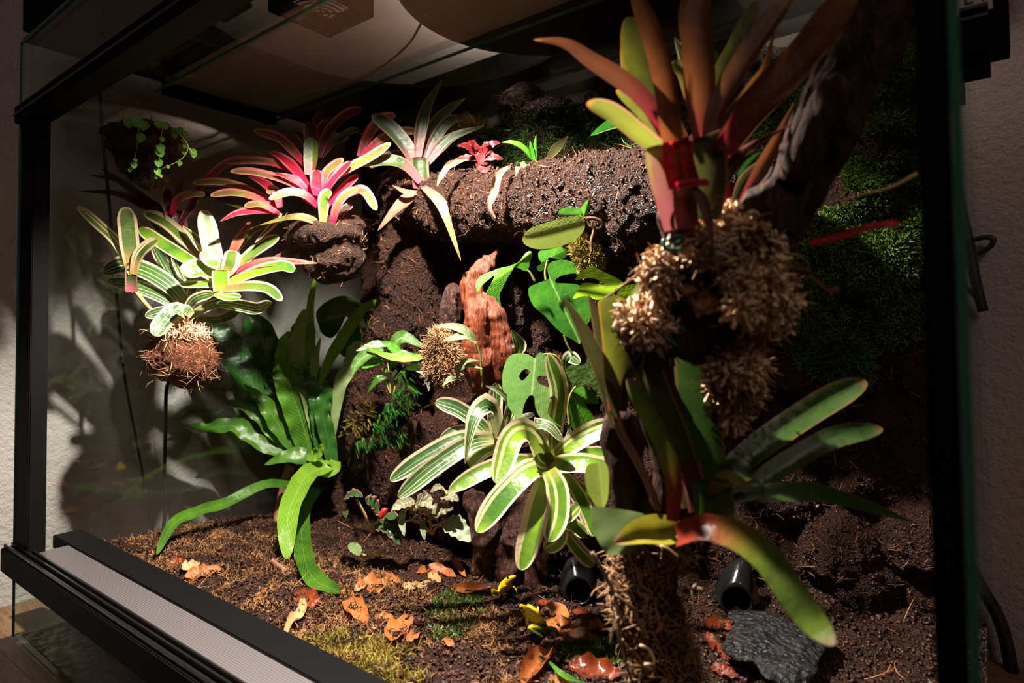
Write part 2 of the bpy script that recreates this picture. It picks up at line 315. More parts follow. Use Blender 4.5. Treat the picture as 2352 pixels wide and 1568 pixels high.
#@@
# ------------------------------------------------------------------ the room and the glass tank
W, D, H = 1.295, .75, 1.0
def struct(o): o['kind'] = 'structure'; return o
struct(box('wall_left', (-.26, -1.6, -.9), (-.20, 1.00, 2.6), M['wall'], bevel=0))
struct(box('wall_back', (-.26, .90, -.9), (3.4, .96, 2.6), M['wall'], bevel=0))
struct(box('ceiling', (-.26, -1.9, 2.6), (3.4, .96, 2.66), M['wall'], bevel=0))
struct(box('floor', (-.26, -1.9, -.96), (3.4, .96, -.90), simple('dark_floor', (.03, .02, .016), .6), bevel=0))
M['shelf'] = woodmat('oak_shelf', (.10, .050, .024), (.20, .105, .052), (3, 22, 22), .5, .0006)
sh = box('shelf_board', (-.19, -.02, -.075), (W+.5, .88, -.012), M['shelf'])
tag(sh, 'brown wooden shelf board carrying the glass terrarium', 'shelf')
for nm, a, b in (('shelf_leg', (-.15, .0, -.9), (-.09, .08, -.075)), ('shelf_leg', (W+.4, .0, -.9), (W+.46, .08, -.075)),
                 ('shelf_leg', (-.15, .78, -.9), (-.09, .86, -.075)), ('shelf_leg', (W+.4, .78, -.9), (W+.46, .86, -.075))):
    box(nm, a, b, M['shelf'], sh)
tk = empty('terrarium', 'large planted glass terrarium with black rails on the wooden shelf', 'terrarium', (0, 0, 0))
g = .006
def pane(name, a, b, mat=None): return box(name, a, b, mat or M['glass'], tk, 0)
pane('side_panel', (0, 0, 0), (g, D, H)); pane('side_panel', (W-g, 0, 0), (W, D, H), M['glass_clean'])
pane('bottom_panel', (g, 0, -.008), (W-g, D, 0)); pane('back_panel', (g, D-g, 0), (W-g, D, H))
pane('front_sill_panel', (g, 0.0, 0), (W-g, g, .145), M['glass_clean']); pane('front_top_panel', (g, .0, .86), (W-g, g, 1.0))
pane('roof_panel', (.05, .0, .992), (W-.05, .205, 1.0)); pane('roof_panel', (.05, .447, .992), (W-.05, .69, 1.0))
for y0, y1, z0, z1 in ((.196, .212, .968, .992), (.438, .45, .968, .992), (.69, .70, .955, .992)):
    pane('glass_brace', (g, y0, z0), (W-g, y1, z1))
for (a, b) in (((-.002, -.003, 0), (.002, .0, 1.0)), ((W-.001, -.003, 0), (W+.003, .0, 1.0)), ((0, -.003, .996), (W, .0, 1.0)),
               ((g, .203, .968), (W-g, .206, .973)), ((g, .446, .968), (W-g, .449, .972))):
    box('glass_edge', a, b, M['glass_edge'], tk, 0)
for (a, b) in (((.016, -.004, .145), (.078, .02, .87)), ((1.2815, -.001, .1), (1.2935, .008, 1.0))):
    box('corner_post', a, b, M['black'], tk, .001)
box('top_rail', (.0, -.010, .857), (W, .028, .886), M['black'], tk, .001)
box('rail_groove', (.0, -.012, .869), (W, -.0095, .873), M['black_gloss'], tk, 0)
# sliding-door track in the bottom front
box('door_track', (.0, -.020, .112), (W, .004, .150), M['black'], tk, .001)
for y in (-.016, -.006, .002): box('track_rib', (.0, y, .150), (W, y+.003, .156), M['black_gloss'], tk, .0004)
box('vent_frame', (.0, .052, .130), (W, .095, .152), M['black'], tk, .001)
def meshmat(name, c1, c2, n, alpha=None, rough=.4, metal=.6):
    t = NT(name); p = t.sep(t.pos())
    s1 = t.math('SINE', t.math('MULTIPLY', p[0], n)); s2 = t.math('SINE', t.math('MULTIPLY', p[1], n))
    k = t.math('MAXIMUM', s1, s2)
    e = t.ramp(k, [(.0, 0.), (.35, 1.)])
    b = t.pbsdf(t.mix(e, c2, c1), rough, .5, None, 0, metal)
    if alpha is not None:
        tr = t.n('ShaderNodeBsdfTransparent'); mx = t.n('ShaderNodeMixShader')
        t.l(t.math('MULTIPLY', t.ramp(k, [(.0, 0.), (.5, 1.)]), alpha), mx.inputs[0]); t.l(tr.outputs[0], mx.inputs[1]); t.l(b, mx.inputs[2]); b = mx.outputs[0]
    return t.fin(b)
M['vent'] = meshmat('steel_gauze', (.20, .18, .185), (.03, .03, .03), 2900)
box('vent_strip', (.075, .0075, .146), (W, .053, .1495), M['vent'], tk, 0)
M['gauze'] = meshmat('roof_gauze', (.36, .30, .27), (.2, .17, .15), 5200, .38, .5, .1)
box('mesh_screen', (.05, .206, .984), (W-.05, .446, .9855), M['gauze'], tk, 0)
box('mesh_frame', (.046, .206, .958), (.056, .446, .984), M['black'], tk, .0006)
box('corner_board', (.0, .0, 1.001), (.055, .69, 1.006), M['black'], tk, 0)
box('back_rail', (.02, .70, .93), (W, .745, .955), simple('pale_plastic_strip', (.25, .22, .22), .5), tk, .001)
# the lamp hood above the roof: black board with a round opening under a pale reflector, and a black dome
hd = empty('lamp_hood', 'lamp hood above the terrarium roof, pale reflector behind a round black rim', 'lamp hood', (0, 0, 1.01*S))
def plate_hole(name, x0, x1, y0, y1, z, th, cx, cy, R, mat, parent, n=72):
    V = []; F = []
    for z_ in (z, z+th):
        for i in range(n):
            a = 2*math.pi*i/n; V.append(np.array((cx+R*math.cos(a), cy+R*math.sin(a), z_))*S)
        for i in range(n):
            a = 2*math.pi*i/n; c, s_ = math.cos(a), math.sin(a)
            kx = ((x1-cx) if c > 0 else (x0-cx))/c if abs(c) > 1e-9 else 1e9; ky = ((y1-cy) if s_ > 0 else (y0-cy))/s_ if abs(s_) > 1e-9 else 1e9
            k = min(kx, ky); V.append(np.array((cx+k*c, cy+k*s_, z_))*S)
    for i in range(n):
        j = (i+1) % n
        F += [(i, j, n+j, n+i), (2*n+i, 3*n+i, 3*n+j, 2*n+j), (i, 2*n+i, 2*n+j, j), (n+i, n+j, 3*n+j, 3*n+i)]
    return link(name, pym(V, F), mat, parent, smooth=False)
M['hoodpale'] = simple('pale_reflector', (.62, .52, .47), .45, .4, bs=60, bd=.0006, var=.08)
plate_hole('rim_board', .055, 1.00, .012, .735, 1.014, .006, .555, .345, .318, M['black'], hd)
box('reflector', (.0, .0, 1.14), (W+.1, .80, 1.146), M['hoodpale'], hd, 0)
for a, b in (((.0, .0, 1.02), (.004, .80, 1.14)), ((.0, .795, 1.02), (W+.1, .80, 1.14))): box('hood_side', a, b, M['black'], hd, 0)
lp = empty('dome_lamp', 'round black dome lamp lying on the roof glass above the coir log', 'lamp', (.80*S, .43*S, 1.02*S))
v = []; f = []; n = 64; pr = [(0, 1.090), (.15, 1.082), (.215, 1.045), (.232, 1.004), (.224, 1.003), (.20, 1.010), (0, 1.012)]
for i in range(n):
    a = 2*math.pi*i/n
    for r_, z_ in pr: v.append(np.array((.80+r_*math.cos(a), .43+r_*math.sin(a), z_))*S)
k = len(pr)
f = [(i*k+j, ((i+1) % n)*k+j, ((i+1) % n)*k+j+1, i*k+j+1) for i in range(n) for j in range(k-1)]
link('shade', pym(v, f), M['black'], lp)
box('socket', (.76, .39, 1.086), (.84, .47, 1.11), M['black'], lp)
# bulb that gives the key light
bl = empty('spot_lamp', 'small bright spot lamp under the roof of the terrarium', 'lamp', (KEY[0]*S, .198*S, 1.01*S))
v = []; f = []; n = 24; pr = [(.0, 1.075), (.022, 1.07), (.028, 1.03), (.03, 1.004), (.026, 1.004), (.0, 1.006)]
for i in range(n):
    a = 2*math.pi*i/n
    for r_, z_ in pr: v.append(np.array((KEY[0]+r_*math.cos(a), KEY[1]+r_*math.sin(a), z_))*S)
k = len(pr); f = [(i*k+j, ((i+1) % n)*k+j, ((i+1) % n)*k+j+1, i*k+j+1) for i in range(n) for j in range(k-1)]
link('lamp_head', pym(v, f), M['black'], bl)
# fan with a wire guard lying on the mesh
fx, fy, fr = .50, .245, .052
fan = empty('ventilation_fan', 'small black fan with wire guard lying on the mesh roof', 'fan', (fx*S, fy*S, .99*S))
for s_ in ((-1, 0), (1, 0), (0, -1), (0, 1)):
    cx, cy = fx+s_[0]*fr, fy+s_[1]*fr; a = (.004 if s_[0] else fr+.004); b = (.004 if s_[1] else fr+.004)
    box('fan_frame', (cx-a, cy-b, .9865), (cx+a, cy+b, 1.015), M['black'], fan)
for r_ in (.012, .022, .032, .042, .05):
    pts = [np.array((fx+r_*math.cos(a), fy+r_*math.sin(a), .9885))*S for a in np.linspace(0, 2*math.pi, 25)]
    tubeobj('guard_ring', pts, .0011, M['black_gloss'], fan, 40, 6)
for a in (.78, 2.36, 3.93, 5.5):
    tubeobj('guard_spoke', [np.array((fx, fy, .989))*S, np.array((fx+.06*math.cos(a), fy+.06*math.sin(a), .989))*S], .0011, M['black_gloss'], fan, 4, 6)
bk = box('cable_plug', (.33, .14, 1.001), (.41, .185, 1.011), M['black'], None, .002); tag(bk, 'small black plug lying on the roof glass beside the fan', 'plug')
# thin arcs of cable on the roof
for pts, lab in (([(395, 45), (430, 82), (470, 98), (512, 106)], 'thin black cable arcing over the front roof glass'),
                 ([(590, 198), (650, 208), (730, 203), (830, 180), (930, 110), (985, 20)], 'thin dark cable curving across the mesh roof')):
    tag(tubeobj('cable', [on(x, y, 2, 1.008) for x, y in pts], .0016, M['cable'], None, 30, 6), lab, 'cable')
# cables outside the left pane and beyond the right post
def cable(name, pts, r, lab, mat='cable'):
    o = tubeobj(name, pts, r, M[mat], None, 60, 8); tag(o, lab, 'cable'); return o
cable('cable', [on(x, y, 0, X) for x, y, X in ((226, 172, -.02), (235, 300, -.02), (252, 480, -.02), (268, 680, -.02), (285, 860, -.02), (318, 1040, -.02), (345, 1190, -.02), (352, 1250, -.02))], .0021,
      'thin black cable hanging straight outside the left pane, from roof to soil')
cable('cable', [on(x, y, 0, X) for x, y, X in ((425, 820, -.02), (392, 872, -.02), (382, 900, -.02), (380, 1000, -.02), (377, 1100, -.02), (381, 1150, -.02), (374, 1225, -.02), (372, 1260, -.02))], .0026,
      'black cable hanging outside the left pane below the coir ball')
cable('cable', [on(x, y, 1, .86) for x, y in ((2190, 380), (2206, 470), (2226, 560), (2240, 640), (2258, 715))], .0050, 'thick black cable on the wall right of the right post')
cable('cable', [on(x, y, 1, .88) for x, y in ((2195, 545), (2225, 552), (2262, 545), (2282, 550), (2270, 570), (2235, 590), (2208, 620), (2210, 650), (2245, 685), (2262, 712))], .0027, 'thin black cable looped around the thick one on the wall')
cable('cable', [on(x, y, 1, .86) for x, y in ((2228, 1300), (2255, 1350), (2290, 1410), (2310, 1470), (2322, 1530), (2345, 1640))], .0062, 'thick black cable running down the wall at bottom right')
# power box beyond the right post
pa = empty('power_adapter', 'black rounded power adapter with a rating label at top right', 'power adapter', on(2200, 40, 1, .5))
def roundslab(name, xa, xb, ya, yb, y0, th, r, mat, parent):
    a = on(xa, yb, 1, y0)/S; b = on(xb, ya, 1, y0)/S
    o = box(name, (a[0], y0, a[2]), (b[0], y0+th, b[2]), mat, parent, r); return o
roundslab('body', 2120, 2310, -220, 176, .50, .07, .012, M['black'], pa)
roundslab('cable_gland', 2150, 2214, 170, 245, .51, .04, .004, M['black'], pa)
M['label'] = simple('grey_paper_label', (.30, .28, .28), .6)
lbl = roundslab('rating_label', 2196, 2277, -60, 40, .4985, .001, 0, M['label'], pa)
M['ink'] = simple('black_ink', (.01, .01, .01), .6)
def text(name, s, loc, size, parent, rx=math.pi/2, rz=0, mat=None):
    c = bpy.data.curves.new(name, 'FONT'); c.body = s; c.size = size; c.extrude = .0002
    q = bpy.data.objects.new('tmp', c); COL.objects.link(q); me = bpy.data.meshes.new_from_object(q.evaluated_get(bpy.context.evaluated_depsgraph_get())); bpy.data.objects.remove(q)
    o = bpy.data.objects.new(name, me); COL.objects.link(o); me.materials.append(mat or M['ink'])
    o.rotation_euler = (rx, 0, rz); L = Vector(loc)
    if parent is not None:
        o.parent = parent; q = parent
        while q is not None: L = L-q.location; q = q.parent
    o.location = L; return o
TXT=text('lettering', 'E F2', on(2212, 12, 1, .4975), .014, lbl)
for y in (18, 26, 33): roundslab('printed_line', 2204, 2270, y, y+1.5, .4975, .001, 0, M['ink'], lbl)
nl = box("name_strip", on(985,300,1,.6990)/S*[1,0,1]+[0,.6990,0], on(1075,255,1,.6990)/S*[1,0,1]+[0,.7000,0], M["label"], tk, 0)
text("lettering", "WINT A OK", on(1003, 286, 1, .6985), .0085, nl)
# ------------------------------------------------------------------ organic solids
def icos(sub=2):
    bm = bmesh.new(); bmesh.ops.create_icosphere(bm, subdivisions=sub, radius=1)
    V = np.array([v.co[:] for v in bm.verts]); F = np.array([[v.index for v in f.verts] for f in bm.faces]); bm.free(); return V, F
IV, IF = icos(2)
def solid(name, balls, voxel, mat, parent=None, extra=None, amp=.0, freq=20., amp2=.0, freq2=90., ridge=None, smooth=0):
    """balls: list of (centre m, radius m or (rx,ry,rz)); fused into one skin"""
    V = []; F = []; b = 0
    for c, r_ in balls:
        V.append(IV*np.array(r_)+np.array(c)); F.append(IF+b); b += len(IV)
    if extra:
        for ev, ef in extra:
            V.append(np.array(ev)); F.append(np.array(ef)+b); b += len(ev)
    me = fastmesh(np.concatenate(V), np.concatenate(F)); o = bpy.data.objects.new('tmp', me); COL.objects.link(o)
    md = o.modifiers.new('r', 'REMESH'); md.mode = 'VOXEL'; md.voxel_size = voxel
    if smooth: s_ = o.modifiers.new('s', 'SMOOTH'); s_.iterations = smooth; s_.factor = .6
    dg = bpy.context.evaluated_depsgraph_get(); dg.update()
    m2 = bpy.data.meshes.new_from_object(o.evaluated_get(dg)); bpy.data.objects.remove(o)
    if amp or amp2 or ridge:
        n = len(m2.vertices); co = np.empty(n*3, dtype=np.float32); m2.vertices.foreach_get('co', co); co = co.reshape(-1, 3).astype(float)
        no = np.empty(n*3, dtype=np.float32); m2.vertex_normals.foreach_get('vector', no); no = no.reshape(-1, 3)
        d = np.zeros(n)
        for i in range(n):
            p = Vector(co[i]); q = 0.
            if amp: q += amp*noise.noise(p*freq)+amp*.5*noise.noise(p*freq*2.3)
            if amp2: q += amp2*noise.noise(p*freq2)
            if ridge:
                a, fr, ax = ridge; q += a*(1-2*abs(noise.noise(Vector((p.x*ax[0], p.y*ax[1], p.z*ax[2]))*fr)))
            d[i] = q
        co += no*d[:, None]; m2.vertices.foreach_set('co', co.astype(np.float32).ravel()); m2.update()
    return link(name, m2, mat, parent)
def chain(pts, n=None):
    """pts: (x px, y px, depth, radius px) -> balls along the chain"""
    out = []
    P3 = [np.array(P(x, y, t)) for x, y, t, r_ in pts]; R3 = [r_/FPX*t*S for x, y, t, r_ in pts]
    for i in range(len(pts)-1):
        L = np.linalg.norm(P3[i+1]-P3[i]); k = max(2, int(L/(min(R3[i], R3[i+1])*.45)))
        for j in range(k): a = j/k; out.append((P3[i]*(1-a)+P3[i+1]*a, R3[i]*(1-a)+R3[i+1]*a))
    out.append((P3[-1], R3[-1])); return out
def boxvf(a, b):
    a = np.array(a)*S; b = np.array(b)*S
    V = [(x, y, z) for x in (a[0], b[0]) for y in (a[1], b[1]) for z in (a[2], b[2])]
    F = [(0, 1, 3), (0, 3, 2), (4, 6, 7), (4, 7, 5), (0, 4, 5), (0, 5, 1), (2, 3, 7), (2, 7, 6), (0, 2, 6), (0, 6, 4), (1, 5, 7), (1, 7, 3)]
    return V, F
def wv(o):
    me = o.data; n = len(me.vertices); co = np.empty(n*3, dtype=np.float32); me.vertices.foreach_get('co', co)
    L = Vector((0, 0, 0)); q = o
    while q is not None: L = L+q.location; q = q.parent
    return co.reshape(-1, 3).astype(float)+np.array(L)
def sample(o, n, poly=None, up=None, mask=None):
    """random points and normals on an object; poly = list of px polygons the projected point must lie in"""
    me = o.data; co = wv(o); me.calc_loop_triangles()
    tr = np.empty(len(me.loop_triangles)*3, dtype=np.int32); me.loop_triangles.foreach_get('vertices', tr); tr = tr.reshape(-1, 3)
    a, b, c = co[tr[:, 0]], co[tr[:, 1]], co[tr[:, 2]]; cr = np.cross(b-a, c-a); ar = np.linalg.norm(cr, axis=1)
    nn = nrm(cr); cen = (a+b+c)/3
    m = (nn*(CAM*S-cen)).sum(1) > -.02
    if up is not None: m &= nn[:, 2] > up
    if poly is not None:
        q = px2(cen); k = np.zeros(len(cen), bool)
        for pg in poly: k |= inpoly(q[:, :2], pg)
        m &= k
    if mask is not None:
        fr, th = mask; idx_ = np.nonzero(m)[0]
        for i_ in idx_:
            q_ = Vector(cen[i_])*fr
            if noise.noise(q_)+.5*noise.noise(q_*2.7) < th: m[i_] = False
    ar = ar*m
    if ar.sum() == 0: return np.zeros((0, 3)), np.zeros((0, 3))
    idx = rng.choice(len(ar), n, p=ar/ar.sum()); u = rng.random((n, 1)); v = rng.random((n, 1)); fl = (u+v) > 1; u = np.where(fl, 1-u, u); v = np.where(fl, 1-v, v)
    return a[idx]+(b[idx]-a[idx])*u+(c[idx]-a[idx])*v, nn[idx]
def inpoly(q, pg):
    x, y = q[:, 0], q[:, 1]; ins = np.zeros(len(q), bool); n = len(pg)
    for i in range(n):
        x1, y1 = pg[i]; x2, y2 = pg[(i+1) % n]
        if y1 == y2: continue
        ins ^= ((y1 > y) != (y2 > y)) & (x < (x2-x1)*(y-y1)/(y2-y1)+x1)
    return ins
def strands(pts, nor, length, width, k=3, spread=.7, curl=.8, sides=2, lift=0., grav=0., taper=True, lie=0.):
    n = len(pts); L = length*(.5+rng.random(n)); Wd = width*(.6+.8*rng.random(n))
    d = nrm(nor*(1-lie)+rng.normal(0, spread, (n, 3))+np.array([0, 0, 1.])*lift); ax = nrm(rng.normal(0, 1, (n, 3)))
    if lie: d = nrm(d-nor*((d*nor).sum(1)*lie)[:, None]+nor*.12)
    p = pts.copy()-d*0.0008; rings = []
    side = nrm(np.cross(d, nrm(rng.normal(0, 1, (n, 3)))))
    ang = curl*rng.normal(0, 1, n)
    for s_ in range(k+1):
        wv_ = Wd*(1-.75*(s_/k)**1.5 if taper else 1.)
        if sides == 2: rings.append([p-side*wv_[:, None]/2, p+side*wv_[:, None]/2])
        else:
            b = np.cross(d, side); rings.append([p+(side*math.cos(a)+b*math.sin(a))*wv_[:, None]/2 for a in (0, 2.094, 4.189)])
        p = p+d*(L/k)[:, None]
        d = nrm(d+np.cross(ax, d)*(ang/k)[:, None]*1.4+np.array([0, 0, -1.])*grav/k)
        side = nrm(side-d*((side*d).sum(1))[:, None])
    V = np.stack([np.stack(r_, 1) for r_ in rings], 1)       # n, k+1, sides, 3
    ns = sides; base = np.arange(n)[:, None]*((k+1)*ns); Q = []
    for s_ in range(k):
        if ns == 2: Q.append(np.stack([base[:, 0]+s_*2, base[:, 0]+s_*2+1, base[:, 0]+s_*2+3, base[:, 0]+s_*2+2], 1))
        else:
            for j in range(3): Q.append(np.stack([base[:, 0]+s_*3+j, base[:, 0]+s_*3+(j+1) % 3, base[:, 0]+(s_+1)*3+(j+1) % 3, base[:, 0]+(s_+1)*3+j], 1))
    return V.reshape(-1, 3), np.concatenate(Q)
def fuzz(name, o, n, length, width, mat, parent=None, poly=None, up=None, mask=None, **k):
    p, nn = sample(o, n, poly, up, mask)
    if len(p) == 0: p, nn = sample(o, 10)
    v, f = strands(p, nn, length, width, **k); q = link(name, fastmesh(v, f), mat, parent); q['kind'] = 'stuff'; return q
def crumbs(name, o, n, size, mat, parent=None, poly=None, up=None):
    p, nn = sample(o, n, poly, up); n = len(p)
    tet = nrm(np.array([[1, 1, 1], [1, -1, -1], [-1, 1, -1], [-1, -1, 1.]])); s_ = size*(.3+rng.random(n)**2*1.4)
    V = tet[None]*s_[:, None, None]*(.6+.8*rng.random((n, 4, 1))); ax = rng.normal(0, .4, (n, 4, 3))*s_[:, None, None]
    V = V+ax+p[:, None]+nn[:, None]*(s_*.3)[:, None, None]
    b = np.arange(n)[:, None]*4; F = np.concatenate([b+np.array(t_) for t_ in ((0, 1, 2), (0, 3, 1), (0, 2, 3), (1, 3, 2))])
    q = link(name, fastmesh(V.reshape(-1, 3), F), mat, parent, smooth=False); q['kind'] = 'stuff'; return q
# ------------------------------------------------------------------ leaves
def prof(kind, v):
    if kind == 'strap':
        a = .62+.38*np.clip(v/.4, 0, 1)**.8; e = np.clip((1-v)/.26, 0, 1); return a*np.sqrt(np.clip(1-(1-e)**2, 0, 1))*np.where(v > .995, .12/.12, 1)
    if kind == 'lance':
        a = .35+.65*np.sin(np.clip(v/.45, 0, 1)*1.5708); e = np.clip((1-v)/.5, 0, 1); return a*e**.7
    if kind == 'oval':
        return np.sin(np.pi*np.clip(v, 0, 1)**.85)**.6
    if kind == 'even':
        e = np.clip((1-v)/.06, 0, 1); return np.sqrt(e)
    if kind == 'blunt':
        a = .7+.3*np.clip(v/.3, 0, 1); e = np.clip((1-v)/.05, 0, 1); return a*(.55+.45*e)
    return np.ones_like(v)
def leaf(name, parent, pts, w, mat, t, cup=.25, kind='strap', face=None, wave=0, wf=5, n=22, m=7, off=0., ttip=None, roll=0.):
    """pts: pixel spine (base..tip); t: depth of base, ttip: depth of tip; w: width in pixels"""
    k = len(pts); t1 = t if ttip is None else ttip
    T = [pts[i][2] if len(pts[i]) > 2 else t+(t1-t)*(i/(k-1)) for i in range(k)]
    v = 1-(1-np.linspace(0, 1, n))**1.8
    sp = catmull([P(pts[i][0], pts[i][1], T[i]) for i in range(k)], n, v); tt = catmull([(T[i], 0, 0) for i in range(k)], n, v)[:, 0]
    tan = nrm(np.gradient(sp, axis=0))
    view = nrm(sp-CAM*S); fc = np.array(face if face is not None else (0, 0, .55), float)
    N = nrm(-view+fc); N = nrm(N-tan*(N*tan).sum(1)[:, None])
    wd = np.cross(tan, N)
    if roll:
        c_, s_ = math.cos(roll), math.sin(roll); wd, N = wd*c_+N*s_, N*c_-wd*s_
    # widen so that the outline keeps its seen width
    see = np.abs((np.cross(tan, view)*wd).sum(1))/(np.linalg.norm(np.cross(tan, view), axis=1)+1e-6)
    W_ = w/FPX*tt*S*prof(kind, v)/np.clip(see, .6, 1)
    W_ = np.maximum(W_, .0004)
    V = []; UV = []
    ph = random.random()*6
    for i in range(n):
        for j in range(m):
            a = j/(m-1)*2-1
            q = sp[i]+wd[i]*a*W_[i]/2+N[i]*(cup*W_[i]*.5*(a*a-.35))
            if wave: q = q+N[i]*wave*W_[i]*abs(a)**1.5*math.sin(v[i]*wf*6.283+ph+(1.7 if a > 0 else 0))*min(1, v[i]*4)
            V.append(q); UV.append((j/(m-1), v[i]))
    F = [(i*m+j, i*m+j+1, (i+1)*m+j+1, (i+1)*m+j) for i in range(n-1) for j in range(m-1)]
    return link(name, pym(V, F, UV), M[mat] if isinstance(mat, str) else mat, parent)
def L(parent, c, pts, w, mat, t, tip=None, **k):
    """leaf in crop coordinates"""
    s_ = CR[c][2]; q = [(*cp(c, p[0], p[1]), *p[2:]) for p in pts]
    return leaf(k.pop('name', 'leaf'), parent, q, w/s_, mat, t, ttip=(t if tip is None else tip), **k)
def outline(name, parent, c, outer, mat, t, holes=(), mid=None, fold=.25, tilt=(0, 0), bend=.0, seg=9, ruffle=0.):
    """a leaf cut to an outline, folded along its midrib; t depth at the middle, tilt = depth change per 100 px"""
    s_ = CR[c][2]; O = [Vector(cp(c, *p)) for p in outer]; Hs = [[Vector(cp(c, *p)) for p in h] for h in holes]
    def smooth_poly(pl):
        out = []; n = len(pl)
        for i in range(n):
            p0, p1, p2, p3 = pl[i-1], pl[i], pl[(i+1) % n], pl[(i+2) % n]
            for a in (0, .33, .66):
                out.append(.5*((2*p1)+(-p0+p2)*a+(2*p0-5*p1+4*p2-p3)*a*a+(-p0+3*p1-3*p2+p3)*a**3))
        return out
    O = smooth_poly(O); Hs = [smooth_poly(h) for h in Hs]
    vs = list(O); ed = [(i, (i+1) % len(O)) for i in range(len(O))]
    for h in Hs:
        b = len(vs); vs += h; ed += [(b+i, b+(i+1) % len(h)) for i in range(len(h))]
    xs = [p.x for p in O]; ys = [p.y for p in O]; st = max(max(xs)-min(xs), max(ys)-min(ys))/seg/1.6
    Op = [tuple(p) for p in O]; Hp = [[tuple(p) for p in h] for h in Hs]
    gx = np.arange(min(xs)+st/2, max(xs), st); gy = np.arange(min(ys)+st/2, max(ys), st)
    G = np.array([(x, y) for x in gx for y in gy]); ins = inpoly(G, Op)
    for h in Hp: ins &= ~inpoly(G, h)
    dmin = np.min(np.linalg.norm(G[:, None]-np.array([tuple(p) for p in vs])[None], axis=2), axis=1); ins &= dmin > st*.3
    vs += [Vector(p) for p in G[ins]]
    r_ = geometry.delaunay_2d_cdt([Vector(p) for p in vs], ed, [], 0, 1e-6)
    V2 = np.array([tuple(p) for p in r_[0]]); F = [tuple(f) for f in r_[2]]
    cen = np.array([V2[list(f)].mean(0) for f in F]); k = inpoly(cen, Op)
    for h in Hp: k &= ~inpoly(cen, h)
    F = [f for f, q in zip(F, k) if q]
    C = V2.mean(0)
    if mid is None: a, b = Vector(Op[0]), Vector(Op[len(Op)//2])
    else: a, b = Vector(cp(c, *mid[0])), Vector(cp(c, *mid[1]))
    a = np.array(a); b = np.array(b); ax = (b-a)/np.linalg.norm(b-a); Lm = np.linalg.norm(b-a); nx = np.array([-ax[1], ax[0]])
    al = (V2-a)@ax/Lm; sd = (V2-a)@nx; wmax = np.abs(sd).max()
    dt = (V2-C)@np.array(tilt)/100.+fold*np.abs(sd)/FPX*t-bend*np.sin(np.clip(al, 0, 1)*math.pi)*Lm/FPX
    if ruffle: dt = dt+ruffle*np.sin(al*16+sd*.05)*(np.abs(sd)/wmax)**1.5*wmax/FPX
    V = [P(V2[i][0], V2[i][1], t+dt[i]) for i in range(len(V2))]
    UV = np.stack([.5+.5*sd/wmax, np.clip(al, 0, 1)], 1)
    return link(name, pym(V, [f for f in F], UV), M[mat], parent)
def stem(parent, c, pts, w, mat, t, tip=None, name='stem', n=20):
    k = len(pts); t1 = t if tip is None else tip; s_ = CR[c][2]
    q = [P(*cp(c, p[0], p[1]), p[2] if len(p) > 2 else t+(t1-t)*i/(k-1)) for i, p in enumerate(pts)]
    ww = w if hasattr(w, '__len__') else [w, w]
    return tubeobj(name, q, [a/s_/FPX*t*S/2 for a in ww], M[mat], parent, n, 8)
# ------------------------------------------------------------------ ground and coir background
def ground_z(x, y):
    z = .112-.028*min(1, max(0, (y-.22)/.3)); z += .010*noise.noise(Vector((x*7, y*7, 1)))+.006*noise.noise(Vector((x*22, y*22, 4)))
    if x < .12: z += .004
    z += .10*max(0, min(1, (y-.56)/.12))**1.4*(1. if x < .75 else .25)
    return z
nx, ny = 330, 160; V = []; X0, X1, Y0, Y1 = .007, W-.007, .098, .70
for j in range(ny):
    for i in range(nx):
        x = X0+(X1-X0)*i/(nx-1); y = Y0+(Y1-Y0)*j/(ny-1); p = Vector((x, y, 0))
        z = ground_z(x, y)+.0055*noise.noise(p*48)+.004*noise.noise(p*95)+.0025*noise.noise(p*190)
        V.append((x*S, y*S, z*S))
F = [(j*nx+i, j*nx+i+1, (j+1)*nx+i+1, (j+1)*nx+i) for j in range(ny-1) for i in range(nx-1)]
b = len(V); V += [(V[i][0], V[i][1], .002) for i in range(nx)]; F += [(b+i, b+i+1, i+1, i) for i in range(nx-1)]
soil = link('soil_bed', pym(V, F), M['soil']); tag(soil, 'dark wet soil bed covering the terrarium floor', 'soil', kind='stuff')
box('retaining_panel', (g, .0955, 0), (W-g, .0975, .135), M['black'], tk, 0)
box('dirty_bottom', (g, .008, .0004), (W-g, .094, .0012), soilmat('dusty_glass_bottom', (.13, .085, .05), (.07, .045, .03), (.3, .22, .15), 120, .0004, .7), tk, 0)
def gp(x, y):
    """ground point under a pixel"""
    z = .10
    for _ in range(8): q = on(x, y, 2, z)/S; z = .5*z+.5*ground_z(q[0], q[1])
    return on(x, y, 2, z)
def gt(x, y): return float(px2(gp(x, y))[2])
def bt(x, y, Y): return tp(x, y, 1, Y)
balls = []
def ch(l): balls.extend(chain([(x, y, bt(x, y, Y), r_) for x, y, Y, r_ in l]))
ch([(905, 430, .60, 45), (960, 470, .57, 68), (1050, 475, .54, 84), (1200, 468, .51, 92), (1350, 465, .49, 115), (1480, 475, .50, 135), (1620, 500, .55, 130)])
ch([(930, 480, .60, 60), (955, 600, .60, 82), (950, 720, .61, 86), (900, 830, .61, 80), (870, 960, .60, 80), (890, 1060, .60, 90)])
ch([(1440, 560, .54, 110), (1470, 680, .58, 105), (1480, 800, .62, 90)])
ch([(1195, 600, .57, 20), (1190, 680, .57, 19), (1192, 735, .57, 14)])
ch([(1240, 760, .63, 40), (1200, 860, .63, 70), (1300, 900, .64, 90), (1180, 1000, .60, 110), (1010, 1020, .60, 95)])
ch([(900, 1100, .62, 70), (1000, 1160, .60, 80), (1150, 1180, .58, 90), (1320, 1200, .60, 90), (1400, 1150, .62, 100)])
ch([(1500, 330, .66, 60), (1760, 180, .66, 70)]); ch([(820, 340, .69, 30), (1000, 330, .67, 36)])
